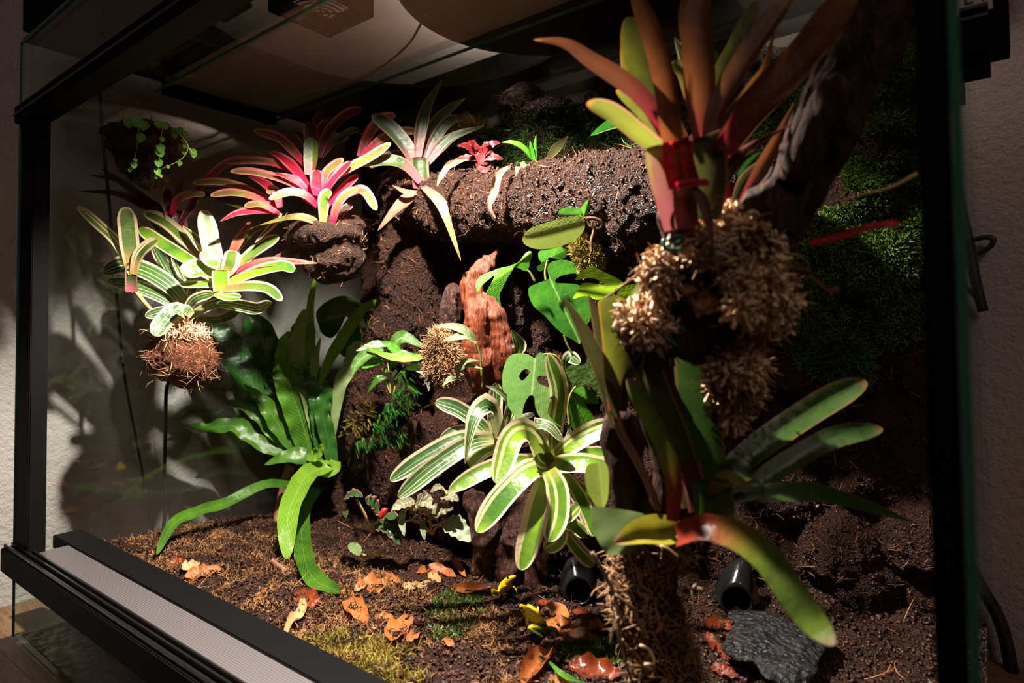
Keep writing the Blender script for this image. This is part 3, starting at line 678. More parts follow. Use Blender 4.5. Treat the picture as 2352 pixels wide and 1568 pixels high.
for _ in range(60):
    x = 1150+random.random()*1000; y = 250+random.random()*1150; balls.extend(chain([(x, y, bt(x, y, .70), 50+random.random()*60), (x+20, y+40, bt(x+20, y+40, .70), 40)]))
back = solid('coir_background', balls, .0030, M['back'], extra=[boxvf((.05, .685, .02), (1.25, .742, .93))], amp=.006, freq=32, amp2=.0032, freq2=150, smooth=1)
tag(back, 'brown wet coir background wall with a thick rounded log ledge', 'terrarium background')
# keep it inside the tank
c_ = wv(back); c_[:, 1] = np.minimum(c_[:, 1], .744*S); c_[:, 0] = np.clip(c_[:, 0], .008*S, float(on(2172, 700, 1, .68)[0])); c_[:, 2] = np.maximum(c_[:, 2], .004)
back.data.vertices.foreach_set('co', c_.astype(np.float32).ravel()); back.data.update()
fuzz('root_fibres', back, 5200, .014, .0005, M['root'], back, k=5, spread=.5, curl=1.5, lie=.82)
crumbs('coir_crumbs', back, 45000, .0014, M['crumb'], back)
# floor litter
crumbs('peat_crumbs', soil, 36000, .0018, M['crumb'], soil)
fuzz('peat_fibres', soil, 9000, .009, .0008, M['dark_fibre'], soil, k=4, spread=.9, curl=2.2, lie=.4)
fuzz('root_fibres', soil, 700, .022, .0006, M['root'], soil, k=6, spread=.5, curl=1.6, lie=.85)
fuzz('straw_bits', soil, 60, .022, .0006, M['litter'], soil, k=4, spread=.6, curl=.6, lie=.9)
fuzz('brown_moss', soil, 16000, .0075, .0011, M['floor_moss'], soil, k=5, spread=1., curl=2.6, lie=.25, mask=(34, .06),
     poly=[[(200, 1250), (480, 1200), (760, 1270), (1000, 1370), (1260, 1420), (1300, 1500), (1200, 1580), (640, 1580), (420, 1420), (200, 1290)]])
fuzz('brown_moss', soil, 3500, .008, .0011, M['dark_fibre'], soil, k=4, spread=.9, curl=2., lie=.2, poly=[[(190, 1262), (300, 1232), (640, 1170), (760, 1200), (700, 1290), (300, 1330)]])
def mosspatch(o, lab, n, ln, wd, mat, poly, group=None, **k):
    q = fuzz('moss_patch', o, n, ln, wd, mat, None, poly=poly, **k); tag(q, lab, 'moss', group, 'stuff'); return q
mosspatch(soil, 'bright yellow green moss on the soil along the front vent strip', 3200, .009, .0009, M['moss_yel'], [[(620, 1480), (800, 1455), (960, 1490), (900, 1530), (1010, 1568), (700, 1580)]], k=3, spread=.9, curl=1.4, mask=(40, -.12))
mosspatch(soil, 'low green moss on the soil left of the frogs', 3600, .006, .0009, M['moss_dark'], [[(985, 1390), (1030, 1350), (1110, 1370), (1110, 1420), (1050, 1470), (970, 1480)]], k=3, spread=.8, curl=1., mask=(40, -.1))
mosspatch(soil, 'small green moss cushion in front of the large frog, by the foreground stump', 5000, .006, .0009, M['moss'], [[(1290, 1485), (1400, 1470), (1430, 1500), (1420, 1530), (1300, 1520)]], k=3, spread=.8, curl=1.)
mosspatch(back, 'tuft of yellow green moss at the back rim above the grey green bromeliad', 2600, .020, .0014, M['moss_yel'], [[(1030, 250), (1090, 215), (1140, 225), (1130, 290), (1050, 330), (990, 340)]], k=3, spread=.6, curl=1.2, lift=.5)
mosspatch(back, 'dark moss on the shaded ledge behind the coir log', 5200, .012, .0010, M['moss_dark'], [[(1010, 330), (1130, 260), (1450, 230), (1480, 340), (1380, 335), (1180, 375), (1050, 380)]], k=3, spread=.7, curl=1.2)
mosspatch(back, 'wide carpet of green moss low on the right of the background', 30000, .0065, .0020, M['moss'], [[(1900, 480), (2125, 440), (2160, 760), (1980, 820), (1880, 760), (1800, 690), (1850, 560)]], k=2, spread=.8, curl=1.)
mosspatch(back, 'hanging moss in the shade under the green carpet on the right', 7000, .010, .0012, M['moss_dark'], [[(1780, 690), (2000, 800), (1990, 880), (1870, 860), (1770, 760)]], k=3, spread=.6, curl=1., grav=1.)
mosspatch(back, 'olive moss behind the big bronze bromeliad and driftwood', 9000, .010, .0010, M['moss'], [[(1700, 250), (1850, 150), (1900, 160), (1840, 260), (1740, 330)], [(2030, 80), (2140, 60), (2140, 330), (1990, 300)]], k=3, spread=.7, curl=1.)
mosspatch(back, 'thin ledge of moss above the white root on the right', 6000, .009, .0012, M['moss'], [[(1940, 370), (2120, 350), (2130, 430), (1950, 440)]], k=3, spread=.7, curl=1.)
# ------------------------------------------------------------------ plants
def tX(c, x, y, X): return float(tp(*cp(c, x, y), 0, X))
def tY(c, x, y, Y): return float(tp(*cp(c, x, y), 1, Y))
def root(name, c, x, y, t, label, cat, group=None): return empty(name, label, cat, P(*cp(c, x, y), t), group)
def ball(name, parent, c, cx, cy, rx, ry, t, mat, extra=(), amp=.006, vox=.0022, depth=None, amp2=.0018):
    s_ = CR[c][2]; k = t*S/FPX/s_
    o = solid(name, [(np.array(P(*cp(c, cx, cy), t)), (rx*k, (depth or rx)*k, ry*k))]+[(np.array(P(*cp(c, a, b), t)), (r1*k, r1*k, r2*k)) for a, b, r1, r2 in extra], vox, M[mat], parent, amp=amp, freq=30, amp2=amp2, freq2=160)
    return o
# --- hanging bromeliad with cream edges (left)
t0 = tX('D', 980, 930, .14)
br = root('bromeliad', 'D', 960, 1000, t0, 'cream edged green bromeliad growing from a round coir ball hanging by the left pane', 'bromeliad')
bl_ = ball('coir_ball', br, 'D', 950, 1230, 235, 215, t0+.01, 'coir', [(930, 1120, 200, 90), (960, 1370, 150, 90)])
fuzz('root_fibres', bl_, 420, .016, .0006, M['litter'], bl_, k=6, spread=.5, curl=1.4, lie=.7)
fuzz('moss_wrap', bl_, 260, .012, .0016, M['sphag'], bl_, poly=[[cp('D', *p) for p in ((830, 1010), (1120, 1020), (1130, 1120), (800, 1130))]], k=5, sides=3, spread=.6, curl=2.)
stem(br, 'D', [(980, 1130), (985, 1020), (1000, 950)], [110, 80], 'stem_brown', t0+.01)
tu = t0+.005
for p_, w_, m_, dt, kd in [
    ([(1180, 640), (1140, 500), (1090, 240)], 120, 'lf_var_red', (.0, .02), 'strap'),
    ([(1150, 620), (1060, 470), (945, 350)], 75, 'lf_var_red', (.01, .02), 'lance'),
    ([(1130, 620), (950, 430), (820, 320), (680, 255)], 85, 'lf_var_red', (.02, .04), 'strap'),
    ([(1110, 650), (950, 560), (760, 440), (650, 365)], 85, 'lf_var', (.0, .0), 'strap'),
    ([(1100, 640), (900, 480), (745, 320), (740, 215)], 60, 'lf_var_red', (.04, .07), 'strap'),
    ([(1235, 680), (1275, 600), (1290, 515)], 110, 'lf_var_red', (-.01, -.01), 'strap'),
    ([(1225, 690), (1200, 620), (1130, 580), (1080, 520)], 95, 'lf_var_red', (-.01, -.02), 'strap'),
    ([(1165, 700), (1080, 640), (1010, 650), (960, 690)], 125, 'lf_var', (-.01, -.04), 'strap'),
    ([(1240, 700), (1390, 560), (1500, 480), (1600, 420)], 75, 'lf_var_red', (.0, .02), 'strap'),
    ([(1250, 600), (1330, 440), (1410, 310)], 62, 'lf_pink', (.02, .04), 'lance'),
    ([(1290, 560), (1400, 400), (1560, 330)], 50, 'lf_var_red', (.05, .08), 'lance'),
    ([(1240, 700), (1450, 610), (1660, 595), (1865, 605)], 62, 'lf_pink', (.0, -.01), 'lance'),
    ([(1260, 740), (1450, 660), (1620, 625), (1705, 660)], 75, 'lf_var', (-.01, -.02), 'strap'),
    ([(1540, 590), (1700, 520), (1835, 495)], 48, 'lf_grey', (.03, .05), 'strap'),
    ([(1230, 780), (1400, 760), (1530, 780), (1620, 860)], 72, 'lf_var_red', (-.02, -.06), 'strap'),
    ([(1200, 750), (1080, 745), (925, 750)], 52, 'lf_var', (-.01, -.03), 'strap'),
    ([(1150, 800), (1240, 830), (1340, 840)], 62, 'lf_var', (-.02, -.04), 'strap'),
    ([(1215, 790), (1205, 720), (1205, 650)], 110, 'lf_var', (-.02, -.02), 'even'),
    ([(985, 935), (890, 790), (720, 670), (540, 620), (405, 665)], 118, 'lf_stripe', (.01, -.02), 'strap'),
    ([(970, 945), (800, 830), (620, 760), (435, 720)], 92, 'lf_stripe', (.0, -.03), 'strap'),
    ([(965, 920), (880, 720), (745, 480)], 85, 'lf_stripe', (.03, .05), 'strap'),
    ([(985, 900), (965, 720), (880, 540)], 72, 'lf_stripe', (.03, .05), 'strap'),
    ([(1000, 900), (1010, 800), (1040, 730)], 62, 'lf_stripe', (.02, .04), 'strap'),
    ([(960, 945), (1030, 850), (1160, 810)], 70, 'lf_stripe', (-.01, -.03), 'strap'),
    ([(1000, 965), (1180, 880), (1350, 900), (1450, 915), (1550, 880)], 82, 'lf_stripe', (.0, -.03), 'strap'),
    ([(1050, 985), (1200, 985), (1330, 930)], 66, 'lf_stripe', (.01, .01), 'strap'),
    ([(960, 950), (900, 930), (820, 1000), (755, 1100)], 120, 'lf_stripe', (-.01, -.06), 'strap'),
    ([(950, 960), (830, 930), (690, 965)], 70, 'lf_stripe', (.0, -.03), 'strap'),
    ([(1010, 960), (960, 920), (905, 950)], 66, 'lf_stripe', (-.03, -.05), 'strap')]:
    L(br, 'D', p_, w_, m_, tu+dt[0], tu+dt[1], kind=kd, cup=.22, roll=random.uniform(-.25, .25))
pu = root('bromeliad_pup', 'D', 735, 925, t0-.02, 'small three leaved bromeliad shoot on a thin stalk, left of the cream edged bromeliad', 'bromeliad')
stem(pu, 'D', [(735, 925), (660, 840), (600, 760)], [26, 34], 'stem_pale', t0-.01, t0-.04)
L(pu, 'D', [(600, 800), (595, 700), (600, 600)], 72, 'lf_grey', t0-.045, cup=.4, kind='even', name='sheath')
for p_, w_ in (([(600, 680), (500, 470), (380, 350), (230, 215)], 66), ([(598, 640), (580, 430), (558, 220)], 118), ([(610, 680), (640, 560), (700, 490), (780, 440)], 70)):
    L(pu, 'D', p_, w_, 'lf_var_red', t0-.045, t0-.05, cup=.2)
# --- dark bromeliad behind it
t0 = tX('A', 1180, 1450, .07)
bd = root('bromeliad', 'A', 1190, 1560, t0, 'shaded dark maroon bromeliad behind the cream edged one, under the hanging coir cone', 'bromeliad')
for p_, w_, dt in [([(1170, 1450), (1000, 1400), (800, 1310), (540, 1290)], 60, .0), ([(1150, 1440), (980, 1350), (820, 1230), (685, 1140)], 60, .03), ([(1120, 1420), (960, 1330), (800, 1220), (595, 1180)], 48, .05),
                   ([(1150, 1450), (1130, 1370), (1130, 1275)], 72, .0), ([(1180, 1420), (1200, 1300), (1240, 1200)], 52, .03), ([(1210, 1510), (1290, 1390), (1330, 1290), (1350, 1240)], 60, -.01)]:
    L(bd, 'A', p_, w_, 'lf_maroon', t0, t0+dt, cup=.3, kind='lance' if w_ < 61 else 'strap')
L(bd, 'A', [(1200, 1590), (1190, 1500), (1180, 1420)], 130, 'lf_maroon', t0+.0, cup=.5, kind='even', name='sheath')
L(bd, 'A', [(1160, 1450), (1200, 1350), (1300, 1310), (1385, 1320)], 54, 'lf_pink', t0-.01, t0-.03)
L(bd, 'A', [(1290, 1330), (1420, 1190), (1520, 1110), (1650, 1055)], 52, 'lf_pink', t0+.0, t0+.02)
# --- hanging coir cone with creeping fig (upper left)
t0 = tX('A', 960, 1050, .13)
hc = root('hanging_planter', 'A', 950, 1300, t0, 'dark cone shaped coir planter with trailing round leaves, hanging by the left pane', 'hanging planter')
pk = t0*S/FPX/2.94
cn = solid('coir_cone', [(np.array(P(*cp('A', x, y), t0)), (r_*pk, r_*.8*pk, rz*pk)) for x, y, r_, rz in ((900, 900, 210, 60), (770, 890, 120, 40), (1050, 930, 200, 90), (960, 1000, 260, 110), (970, 1100, 220, 100), (1010, 1190, 150, 90), (1010, 1260, 80, 50))], .0024, M['coir_dark'], hc, amp=.006, freq=30, amp2=.002, freq2=150)
fuzz('root_fibres', cn, 150, .015, .0008, M['coir'], cn, k=5, spread=.5, curl=1.4, lie=.7)
def fig_leaf(parent, c, x, y, r_, t, mat='lf_green', name='leaf'):
    a = random.uniform(-.6, .6); L(parent, c, [(x-r_*math.sin(a), y-r_*math.cos(a)), (x, y), (x+r_*math.sin(a), y+r_*math.cos(a))], r_*1.7, mat, t+.002, t-.006, kind='oval', cup=.3, n=8, m=5, name=name)
M['lf_fig'] = leafmat('creeping_fig_leaf', (.16, .34, .04), (.08, .2, .03), mid=(.4, .5, .15), rough=.4)
for (x, y, r_) in [(870, 830, 38), (930, 820, 45), (975, 850, 35), (1070, 840, 30), (1120, 850, 28), (1180, 910, 26), (1215, 880, 24), (1250, 905, 24), (1170, 880, 20), (950, 930, 36), (1085, 1000, 32), (1080, 1030, 34), (1072, 1100, 30), (1065, 1158, 26), (1095, 940, 20), (905, 1115, 24), (915, 1080, 16), (1240, 950, 18), (1250, 985, 17), (1245, 1035, 16), (1305, 1025, 24), (1310, 1045, 22), (1215, 1105, 18), (1135, 1125, 14), (1085, 1185, 16), (1055, 1195, 14), (880, 1145, 16)]:
    fig_leaf(hc, 'A', x, y, r_, t0-(.10 if x < 1150 and y > 900 else .06), 'lf_fig')
for q in ([(940, 850), (930, 950), (915, 1040), (905, 1120)], [(1100, 850), (1085, 950), (1075, 1100), (1065, 1160)], [(1190, 880), (1250, 950), (1270, 1000), (1230, 1070), (1150, 1115), (1070, 1150)], [(1280, 1000), (1290, 1020), (1310, 1035)]):
    stem(hc, 'A', q, [7, 5], 'stem', t0-.085, name='vine')
# --- the big pink bromeliad cluster with its coir pot
t0 = tX('A', 2150, 1400, .33)
bp = root('bromeliad', 'A', 2200, 1560, t0, 'bright pink and green bromeliad with crimson heart on the dark coir pot', 'bromeliad')
cpot = solid('coir_pot', [(np.array(P(x, y, t0+.04)), (r_/FPX*t0*S, r_*.9/FPX*t0*S, rz/FPX*t0*S)) for x, y, r_, rz in ((745, 545, 105, 45), (765, 590, 80, 60), (770, 625, 58, 28), (700, 520, 60, 30), (790, 520, 60, 30))], .0026, M['coir_dark'], bp, amp=.006, freq=26, amp2=.002, freq2=150)
fuzz('root_fibres', cpot, 120, .011, .0008, M['root'], cpot, k=5, spread=.5, curl=1.4, lie=.6)
PK = [
    ([(2110, 1300), (2000, 1150), (1900, 1060), (1800, 1015)], 82, 'lf_red', 0, .02, 'lance'),
    ([(2060, 1110), (1980, 1020), (1880, 930), (1710, 880)], 76, 'lf_pink', .03, .03, 'strap'),
    ([(2145, 1320), (2140, 1230), (2140, 1145)], 108, 'lf_red', -.02, -.02, 'strap'),
    ([(2090, 1180), (2100, 1050), (2098, 925)], 108, 'lf_redgreen', .02, .03, 'strap'),
    ([(2090, 1290), (1980, 1210), (1845, 1165)], 58, 'lf_red', -.01, -.02, 'lance'),
    ([(2130, 1350), (1950, 1230), (1730, 1165), (1555, 1155)], 60, 'lf_pink', -.01, -.02, 'strap'),
    ([(1960, 1150), (1840, 1100), (1700, 1085), (1515, 1095)], 62, 'lf_pink', .02, .01, 'strap'),
    ([(2150, 1400), (2060, 1320), (1950, 1300), (1815, 1345)], 64, 'lf_pink', -.02, -.06, 'strap'),
    ([(2175, 1340), (2270, 1190), (2500, 1060), (2640, 965)], 70, 'lf_pink', -.01, -.01, 'strap'),
    ([(2160, 1310), (2200, 1170), (2320, 1070)], 66, 'lf_pink', .0, .01, 'strap'),
    ([(2180, 1500), (2185, 1400), (2190, 1330), (2240, 1290)], 86, 'lf_var_red', -.03, -.04, 'strap'),
    ([(2180, 1320), (2260, 1200), (2370, 1090)], 62, 'lf_red', -.02, -.02, 'strap'),
    ([(2240, 1540), (2270, 1410), (2330, 1320), (2420, 1275)], 68, 'lf_pink', -.02, -.03, 'strap'),
    ([(2230, 1560), (2110, 1490), (1980, 1465), (1750, 1520)], 60, 'lf_olive', -.02, -.05, 'lance'),
    ([(2210, 1390), (2320, 1270), (2420, 1180)], 62, 'lf_red', .0, .01, 'strap'),
    ([(2150, 1360), (2040, 1260), (1960, 1180)], 70, 'lf_red', .0, .0, 'strap'),
    ([(2180, 1400), (2080, 1330), (2040, 1260)], 90, 'lf_red', .01, .02, 'strap'),
    ([(2250, 1550), (2310, 1430), (2380, 1380)], 60, 'lf_maroon', .01, .02, 'strap'),
    ([(2300, 1330), (2450, 1290), (2540, 1420)], 76, 'lf_pink', .02, -.02, 'strap')]
for p_, w_, m_, a, b, kd in PK: L(bp, 'A', p_, w_*.85, m_, t0+a, t0+b, kind=kd, cup=.35, roll=random.uniform(-.2, .2))
t1 = tX('A', 1850, 1370, .25)
bp2 = root('bromeliad', 'A', 1870, 1420, t1, 'pink edged bromeliad rosette reaching left from beside the crimson hearted one', 'bromeliad')
for p_, w_, m_, a, b, kd in [
    ([(1880, 1400), (1700, 1290), (1500, 1230), (1300, 1235)], 60, 'lf_pink', 0, .0, 'strap'),
    ([(1880, 1410), (1700, 1325), (1560, 1300), (1420, 1320)], 58, 'lf_pink', -.01, -.03, 'strap'),
    ([(1800, 1430), (1600, 1380), (1450, 1330), (1280, 1300)], 54, 'lf_olive', .02, .03, 'strap'),
    ([(1890, 1440), (1750, 1420), (1600, 1440), (1485, 1495)], 62, 'lf_red', -.01, -.05, 'lance'),
    ([(1890, 1320), (1790, 1240), (1660, 1175)], 66, 'lf_red', .01, .02, 'lance'),
    ([(1880, 1360), (1800, 1260), (1740, 1160)], 60, 'lf_pink', .03, .05, 'strap'),
    ([(1890, 1400), (1860, 1290), (1800, 1290)], 70, 'lf_pink', -.02, -.02, 'strap'),
    ([(1900, 1440), (1840, 1520), (1720, 1640)], 50, 'lf_var_red', .0, -.02, 'lance'),
    ([(1880, 1440), (1760, 1380), (1650, 1390)], 52, 'lf_pink', -.02, -.03, 'strap')]:
    L(bp2, 'A', p_, w_*.85, m_, t1+a, t1+b, kind=kd, cup=.35)
t2 = tX('A', 2100, 1000, .33)+.06
bp3 = root('bromeliad', 'A', 2110, 1080, t2, 'shaded maroon bromeliad behind the bright pink ones, under the black roof edge', 'bromeliad')
for p_, w_, m_, a, b, kd in [
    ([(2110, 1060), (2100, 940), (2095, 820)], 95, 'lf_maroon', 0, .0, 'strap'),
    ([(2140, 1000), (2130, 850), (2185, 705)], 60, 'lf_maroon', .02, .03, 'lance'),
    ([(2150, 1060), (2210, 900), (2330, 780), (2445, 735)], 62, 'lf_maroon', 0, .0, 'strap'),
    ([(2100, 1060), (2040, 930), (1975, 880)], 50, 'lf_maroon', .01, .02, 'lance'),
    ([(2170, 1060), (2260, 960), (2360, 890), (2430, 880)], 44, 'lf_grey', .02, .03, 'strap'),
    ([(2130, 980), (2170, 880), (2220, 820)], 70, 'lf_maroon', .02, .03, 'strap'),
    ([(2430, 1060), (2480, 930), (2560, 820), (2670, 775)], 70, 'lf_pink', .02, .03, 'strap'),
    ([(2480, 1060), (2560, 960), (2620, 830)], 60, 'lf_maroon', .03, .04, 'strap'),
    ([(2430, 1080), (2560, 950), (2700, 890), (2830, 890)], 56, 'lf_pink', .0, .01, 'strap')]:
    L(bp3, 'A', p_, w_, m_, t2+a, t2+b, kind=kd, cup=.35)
# --- grey green bromeliad on the log
t0 = tY('B', 790, 1200, .50)
bg = root('bromeliad', 'B', 790, 1250, t0, 'tall grey green bromeliad with purple base at the left end of the coir log', 'bromeliad')
for p_, w_, m_, a, b, kd in [
    ([(755, 1130), (690, 1000), (590, 880), (455, 775)], 100, 'lf_grey', 0, -.01, 'strap'),
    ([(760, 1120), (780, 900), (830, 710), (925, 545)], 84, 'lf_grey', 0, .0, 'lance'),
    ([(805, 1090), (850, 900), (950, 760), (1085, 662)], 84, 'lf_grey', .01, .04, 'lance'),
    ([(815, 1090), (870, 960), (950, 840), (1030, 790)], 72, 'lf_grey', .0, .01, 'strap'),
    ([(830, 1110), (900, 1010), (1010, 920), (1215, 848)], 72, 'lf_grey', .0, .0, 'lance'),
    ([(780, 1230), (680, 1120), (560, 1085), (345, 1110)], 74, 'lf_grey', -.01, -.04, 'strap'),
    ([(820, 1190), (650, 1060), (560, 1060), (440, 1130)], 60, 'lf_grey', .03, .03, 'strap'),
    ([(785, 1250, tY('B', 785, 1250, .49)), (900, 1350, tY('B', 900, 1350, .43)), (950, 1450, tY('B', 950, 1450, .42)), (1055, 1760, tY('B', 1055, 1760, .43))], 76, 'lf_dryyel', -.01, -.02, 'lance'),
    ([(760, 1310), (700, 1345), (620, 1410), (490, 1560)], 80, 'lf_dry', .0, .0, 'lance'),
    ([(780, 1300), (690, 1300), (590, 1250)], 40, 'lf_dry', -.01, -.02, 'lance')]:
    L(bg, 'B', p_, w_, m_, t0+a, t0+b, kind=kd, cup=.4, roll=random.uniform(-.2, .2))
L(bg, 'B', [(790, 1270), (780, 1180), (775, 1060)], 118, 'lf_grey', t0-.005, cup=.6, kind='even', name='sheath')
# --- little crimson star plant and seedlings on the ledge
t0 = tY('B', 1200, 1090, .50)
cr_ = root('earth_star', 'B', 1200, 1100, t0, 'small crimson star shaped bromeliad on top of the coir log', 'bromeliad')
for i, (dx, dy) in enumerate([(-160, -90), (-90, -110), (-40, -70), (60, -100), (130, -110), (150, 0), (40, 50), (-30, 50), (-190, 10), (-70, -20), (20, -60), (90, -40)]):
    L(cr_, 'B', [(1190, 1075), (1190+dx*.55, 1075+dy*.75-15), (1190+dx, 1075+dy)], 46, 'lf_crypt', t0, t0-.03+.005*i, kind='lance', cup=.3, wave=.15, n=14)
L(cr_, 'B', [(1190, 1100), (1185, 1060), (1180, 1030)], 60, 'lf_crypt', t0-.02, kind='strap')
L(cr_, 'B', [(1160, 1120), (1210, 1150), (1250, 1130)], 44, 'lf_crypt', t0-.03, kind='lance')
t0 = tY('B', 1560, 1100, .50)
sd = root('seedling', 'B', 1560, 1110, t0, 'thin green seedling with arching leaf right of the crimson star plant', 'seedling')
for p_, w_ in (([(1560, 1105), (1480, 1000), (1400, 960), (1330, 962)], 36), ([(1548, 1095), (1530, 1020), (1520, 950)], 36), ([(1558, 1105), (1552, 1000), (1562, 905)], 26)):
    L(sd, 'B', p_, w_, 'lf_green', t0, t0-.01, kind='lance')
for c, p_, w_, m_, Y_, lab in (('B', [(1380, 1125), (1310, 1180), (1280, 1300), (1245, 1390), (1290, 1475)], 58, 'lf_dry', .41, 'curled brown dry leaf hanging down the front of the coir log'),
                          ('B', [(1080, 1080), (990, 1110), (920, 1190), (893, 1260)], 46, 'lf_dry', .42, 'dry brown leaf lying below the crimson star plant'),
                          ('B', [(1515, 1105), (1450, 1120), (1420, 1185)], 46, 'lf_greygreen', .42, 'small pale leaf drooping over the top of the coir log')):
    t0 = tY(c, *p_[-1], Y_); o = L(None, c, p_, w_, m_, t0+.03, t0, kind='lance', wave=.25, wf=2.5, cup=.4, name='fallen_leaf'); tag(o, lab, 'leaf')
t0 = tY('B', 1760, 930, .62); o = L(None, 'B', [(1640, 1080), (1700, 1000), (1780, 915)], 60, 'lf_brown', t0-.03, t0, kind='lance', name='fallen_leaf'); tag(o, 'dull brown leaf standing on the shaded ledge left of the pothos leaf', 'leaf')
t0 = tY('B', 2080, 850, .55)
ph = root('pothos', 'B', 2300, 900, t0, 'glossy green vine leaf behind the big bronze bromeliad, above the log', 'vine')
outline('leaf', ph, 'B', [(1930, 917), (1990, 850), (2060, 800), (2160, 760), (2240, 750), (2270, 790), (2230, 830), (2130, 860), (2030, 885)], 'lf_pothos', t0, mid=((2270, 785), (1930, 917)), fold=.3)
L(ph, 'C', [(590, 460), (585, 380), (590, 275)], 92, 'lf_pothos', tY('C', 590, 380, .60), kind='oval', cup=.3)
stem(ph, 'B', [(2260, 790), (2330, 800), (2370, 880)], [14, 14], 'stem', t0)
# --- orchid with moss covered stem
t0 = tY('F', 1180, 400, .43)
oc = root('orchid', 'F', 1180, 600, t0, 'orchid with one long broad leaf on a moss covered stub of the log', 'orchid')
st_ = solid('mossy_stub', [(np.array(P(*cp('F', x, y), t0+.03)), r_/3.3367/FPX*t0*S) for x, y, r_ in ((1180, 330, 65), (1170, 400, 85), (1170, 470, 95), (1185, 540, 95), (1200, 600, 70))], .0022, M['moss_dark'], oc, amp=.004, freq=40)
fuzz('moss', st_, 5200, .007, .0010, M['moss_yel'], st_, k=3, spread=.7, curl=1.2)
outline('leaf', oc, 'F', [(1140, 222), (1070, 218), (960, 240), (850, 268), (740, 310), (685, 352), (668, 400), (690, 440), (770, 472), (900, 467), (1020, 430), (1095, 385), (1140, 325), (1146, 270)], 'lf_orchid', t0-.04, mid=((1145, 265), (670, 390)), fold=.18, tilt=(.01, 0))
outline('leaf', oc, 'F', [(940, 203), (965, 165), (1040, 153), (1110, 172), (1122, 200), (1105, 218), (1040, 226), (970, 222)], 'lf_green', t0-.03, mid=((1115, 215), (940, 205)), fold=.3)
outline('leaf', oc, 'F', [(1108, 218), (1112, 165), (1145, 120), (1180, 84), (1183, 130), (1172, 190), (1165, 220)], 'lf_green', t0-.03, mid=((1140, 220), (1180, 85)), fold=.4)
for q in ([(1150, 240), (1220, 240), (1270, 270), (1265, 310), (1230, 315)], [(1190, 290), (1215, 330), (1195, 420), (1200, 500)], [(1145, 230), (1170, 260), (1190, 300)]): stem(oc, 'F', q, [30, 24], 'stem_brown', t0-.035, name='aerial_root')
# --- split leaf vines
t0 = tY('F', 900, 800, .45)
mo = root('split_leaf_vine', 'F', 900, 700, t0, 'glossy split leaf vine with large dark green leaf below the orchid', 'vine')
outline('leaf', mo, 'F', [(870, 690), (858, 620), (885, 575), (960, 555), (1040, 568), (1100, 620), (1112, 658), (1040, 660), (960, 680), (918, 712), (930, 733), (1000, 735), (1085, 745), (1160, 780), (1192, 860), (1195, 950), (1180, 1030), (1120, 1090), (1110, 1198), (1060, 1172), (985, 1130), (905, 1060), (840, 985), (765, 925), (722, 850), (714, 775), (765, 742), (850, 710)], 'lf_mon', t0-.02, mid=((885, 715), (1110, 1195)), fold=.22, tilt=(0, -.01))
outline('leaf', mo, 'F', [(1070, 712), (1120, 650), (1195, 600), (1240, 622), (1300, 652), (1380, 690), (1450, 740), (1400, 770), (1370, 790), (1372, 860), (1300, 850), (1230, 862), (1150, 830), (1055, 855), (1092, 790), (1122, 738), (1200, 735), (1288, 748), (1268, 718), (1180, 692)], 'lf_monlime', t0-.10, mid=((1450, 745), (1060, 780)), fold=.3, tilt=(-.0, .02))
outline('leaf', mo, 'F', [(1375, 850), (1420, 780), (1490, 745), (1550, 750), (1560, 830), (1600, 880), (1650, 960), (1640, 1030), (1560, 1060), (1500, 960), (1430, 925)], 'lf_monlime', t0-.12, mid=((1400, 840), (1640, 1000)), fold=.2)
outline('leaf', mo, 'F', [(575, 600), (640, 570), (690, 505), (728, 488), (742, 525), (722, 580), (718, 612), (690, 642), (640, 620), (600, 612)], 'lf_green', t0-.05, mid=((600, 608), (735, 500)), fold=.4)
outline('leaf', mo, 'F', [(602, 606), (520, 612), (430, 642), (345, 680), (312, 735), (322, 812), (352, 760), (400, 712), (452, 678), (422, 745), (388, 816), (450, 840), (502, 908), (490, 830), (525, 750), (562, 680)], 'lf_green', t0-.06, mid=((600, 608), (340, 780)), fold=.25, tilt=(.0, -.02))
outline('leaf', mo, 'F', [(800, 488), (900, 470), (1040, 425), (1062, 470), (1005, 528), (950, 556), (868, 535), (862, 600), (800, 645), (776, 612), (812, 582), (790, 540)], 'lf_green', t0+.0, mid=((870, 540), (1050, 450)), fold=.2)
for q in ([(765, 725), (720, 650), (650, 615), (600, 606)], [(848, 715), (842, 640), (860, 560)], [(985, 1130), (1010, 1200), (1050, 1280)], [(1400, 860), (1440, 900), (1480, 1000)]): stem(mo, 'F', q, [20, 16], 'stem', t0-.03)
t0 = tY('G', 1000, 350, .36)
mg = root('split_leaf_vine', 'G', 1020, 200, t0, 'soft green leaf with two holes over the striped bromeliad', 'vine')
outline('leaf', mg, 'G', [(1022, 197), (982, 172), (922, 165), (868, 182), (836, 235), (820, 310), (826, 398), (848, 420), (852, 480), (880, 530), (940, 590), (950, 505), (985, 432), (1018, 436), (1026, 500), (1062, 572), (1110, 582), (1190, 628), (1148, 590), (1106, 540), (1112, 480), (1136, 440), (1152, 390), (1150, 325), (1130, 258), (1100, 192), (1060, 160), (1032, 178)], 'lf_mongrey', t0, holes=[[(925, 310), (945, 272), (975, 262), (993, 282), (972, 312), (945, 335)], [(1036, 318), (1062, 304), (1102, 312), (1138, 342), (1142, 384), (1098, 374), (1050, 352)]], mid=((1025, 200), (1000, 470)), fold=.15, tilt=(0, -.02))
mg2 = root('split_leaf_vine', 'G', 1400, 300, t0, 'heart shaped soft green vine leaves between the striped bromeliad and the dark foreground shoots', 'vine')
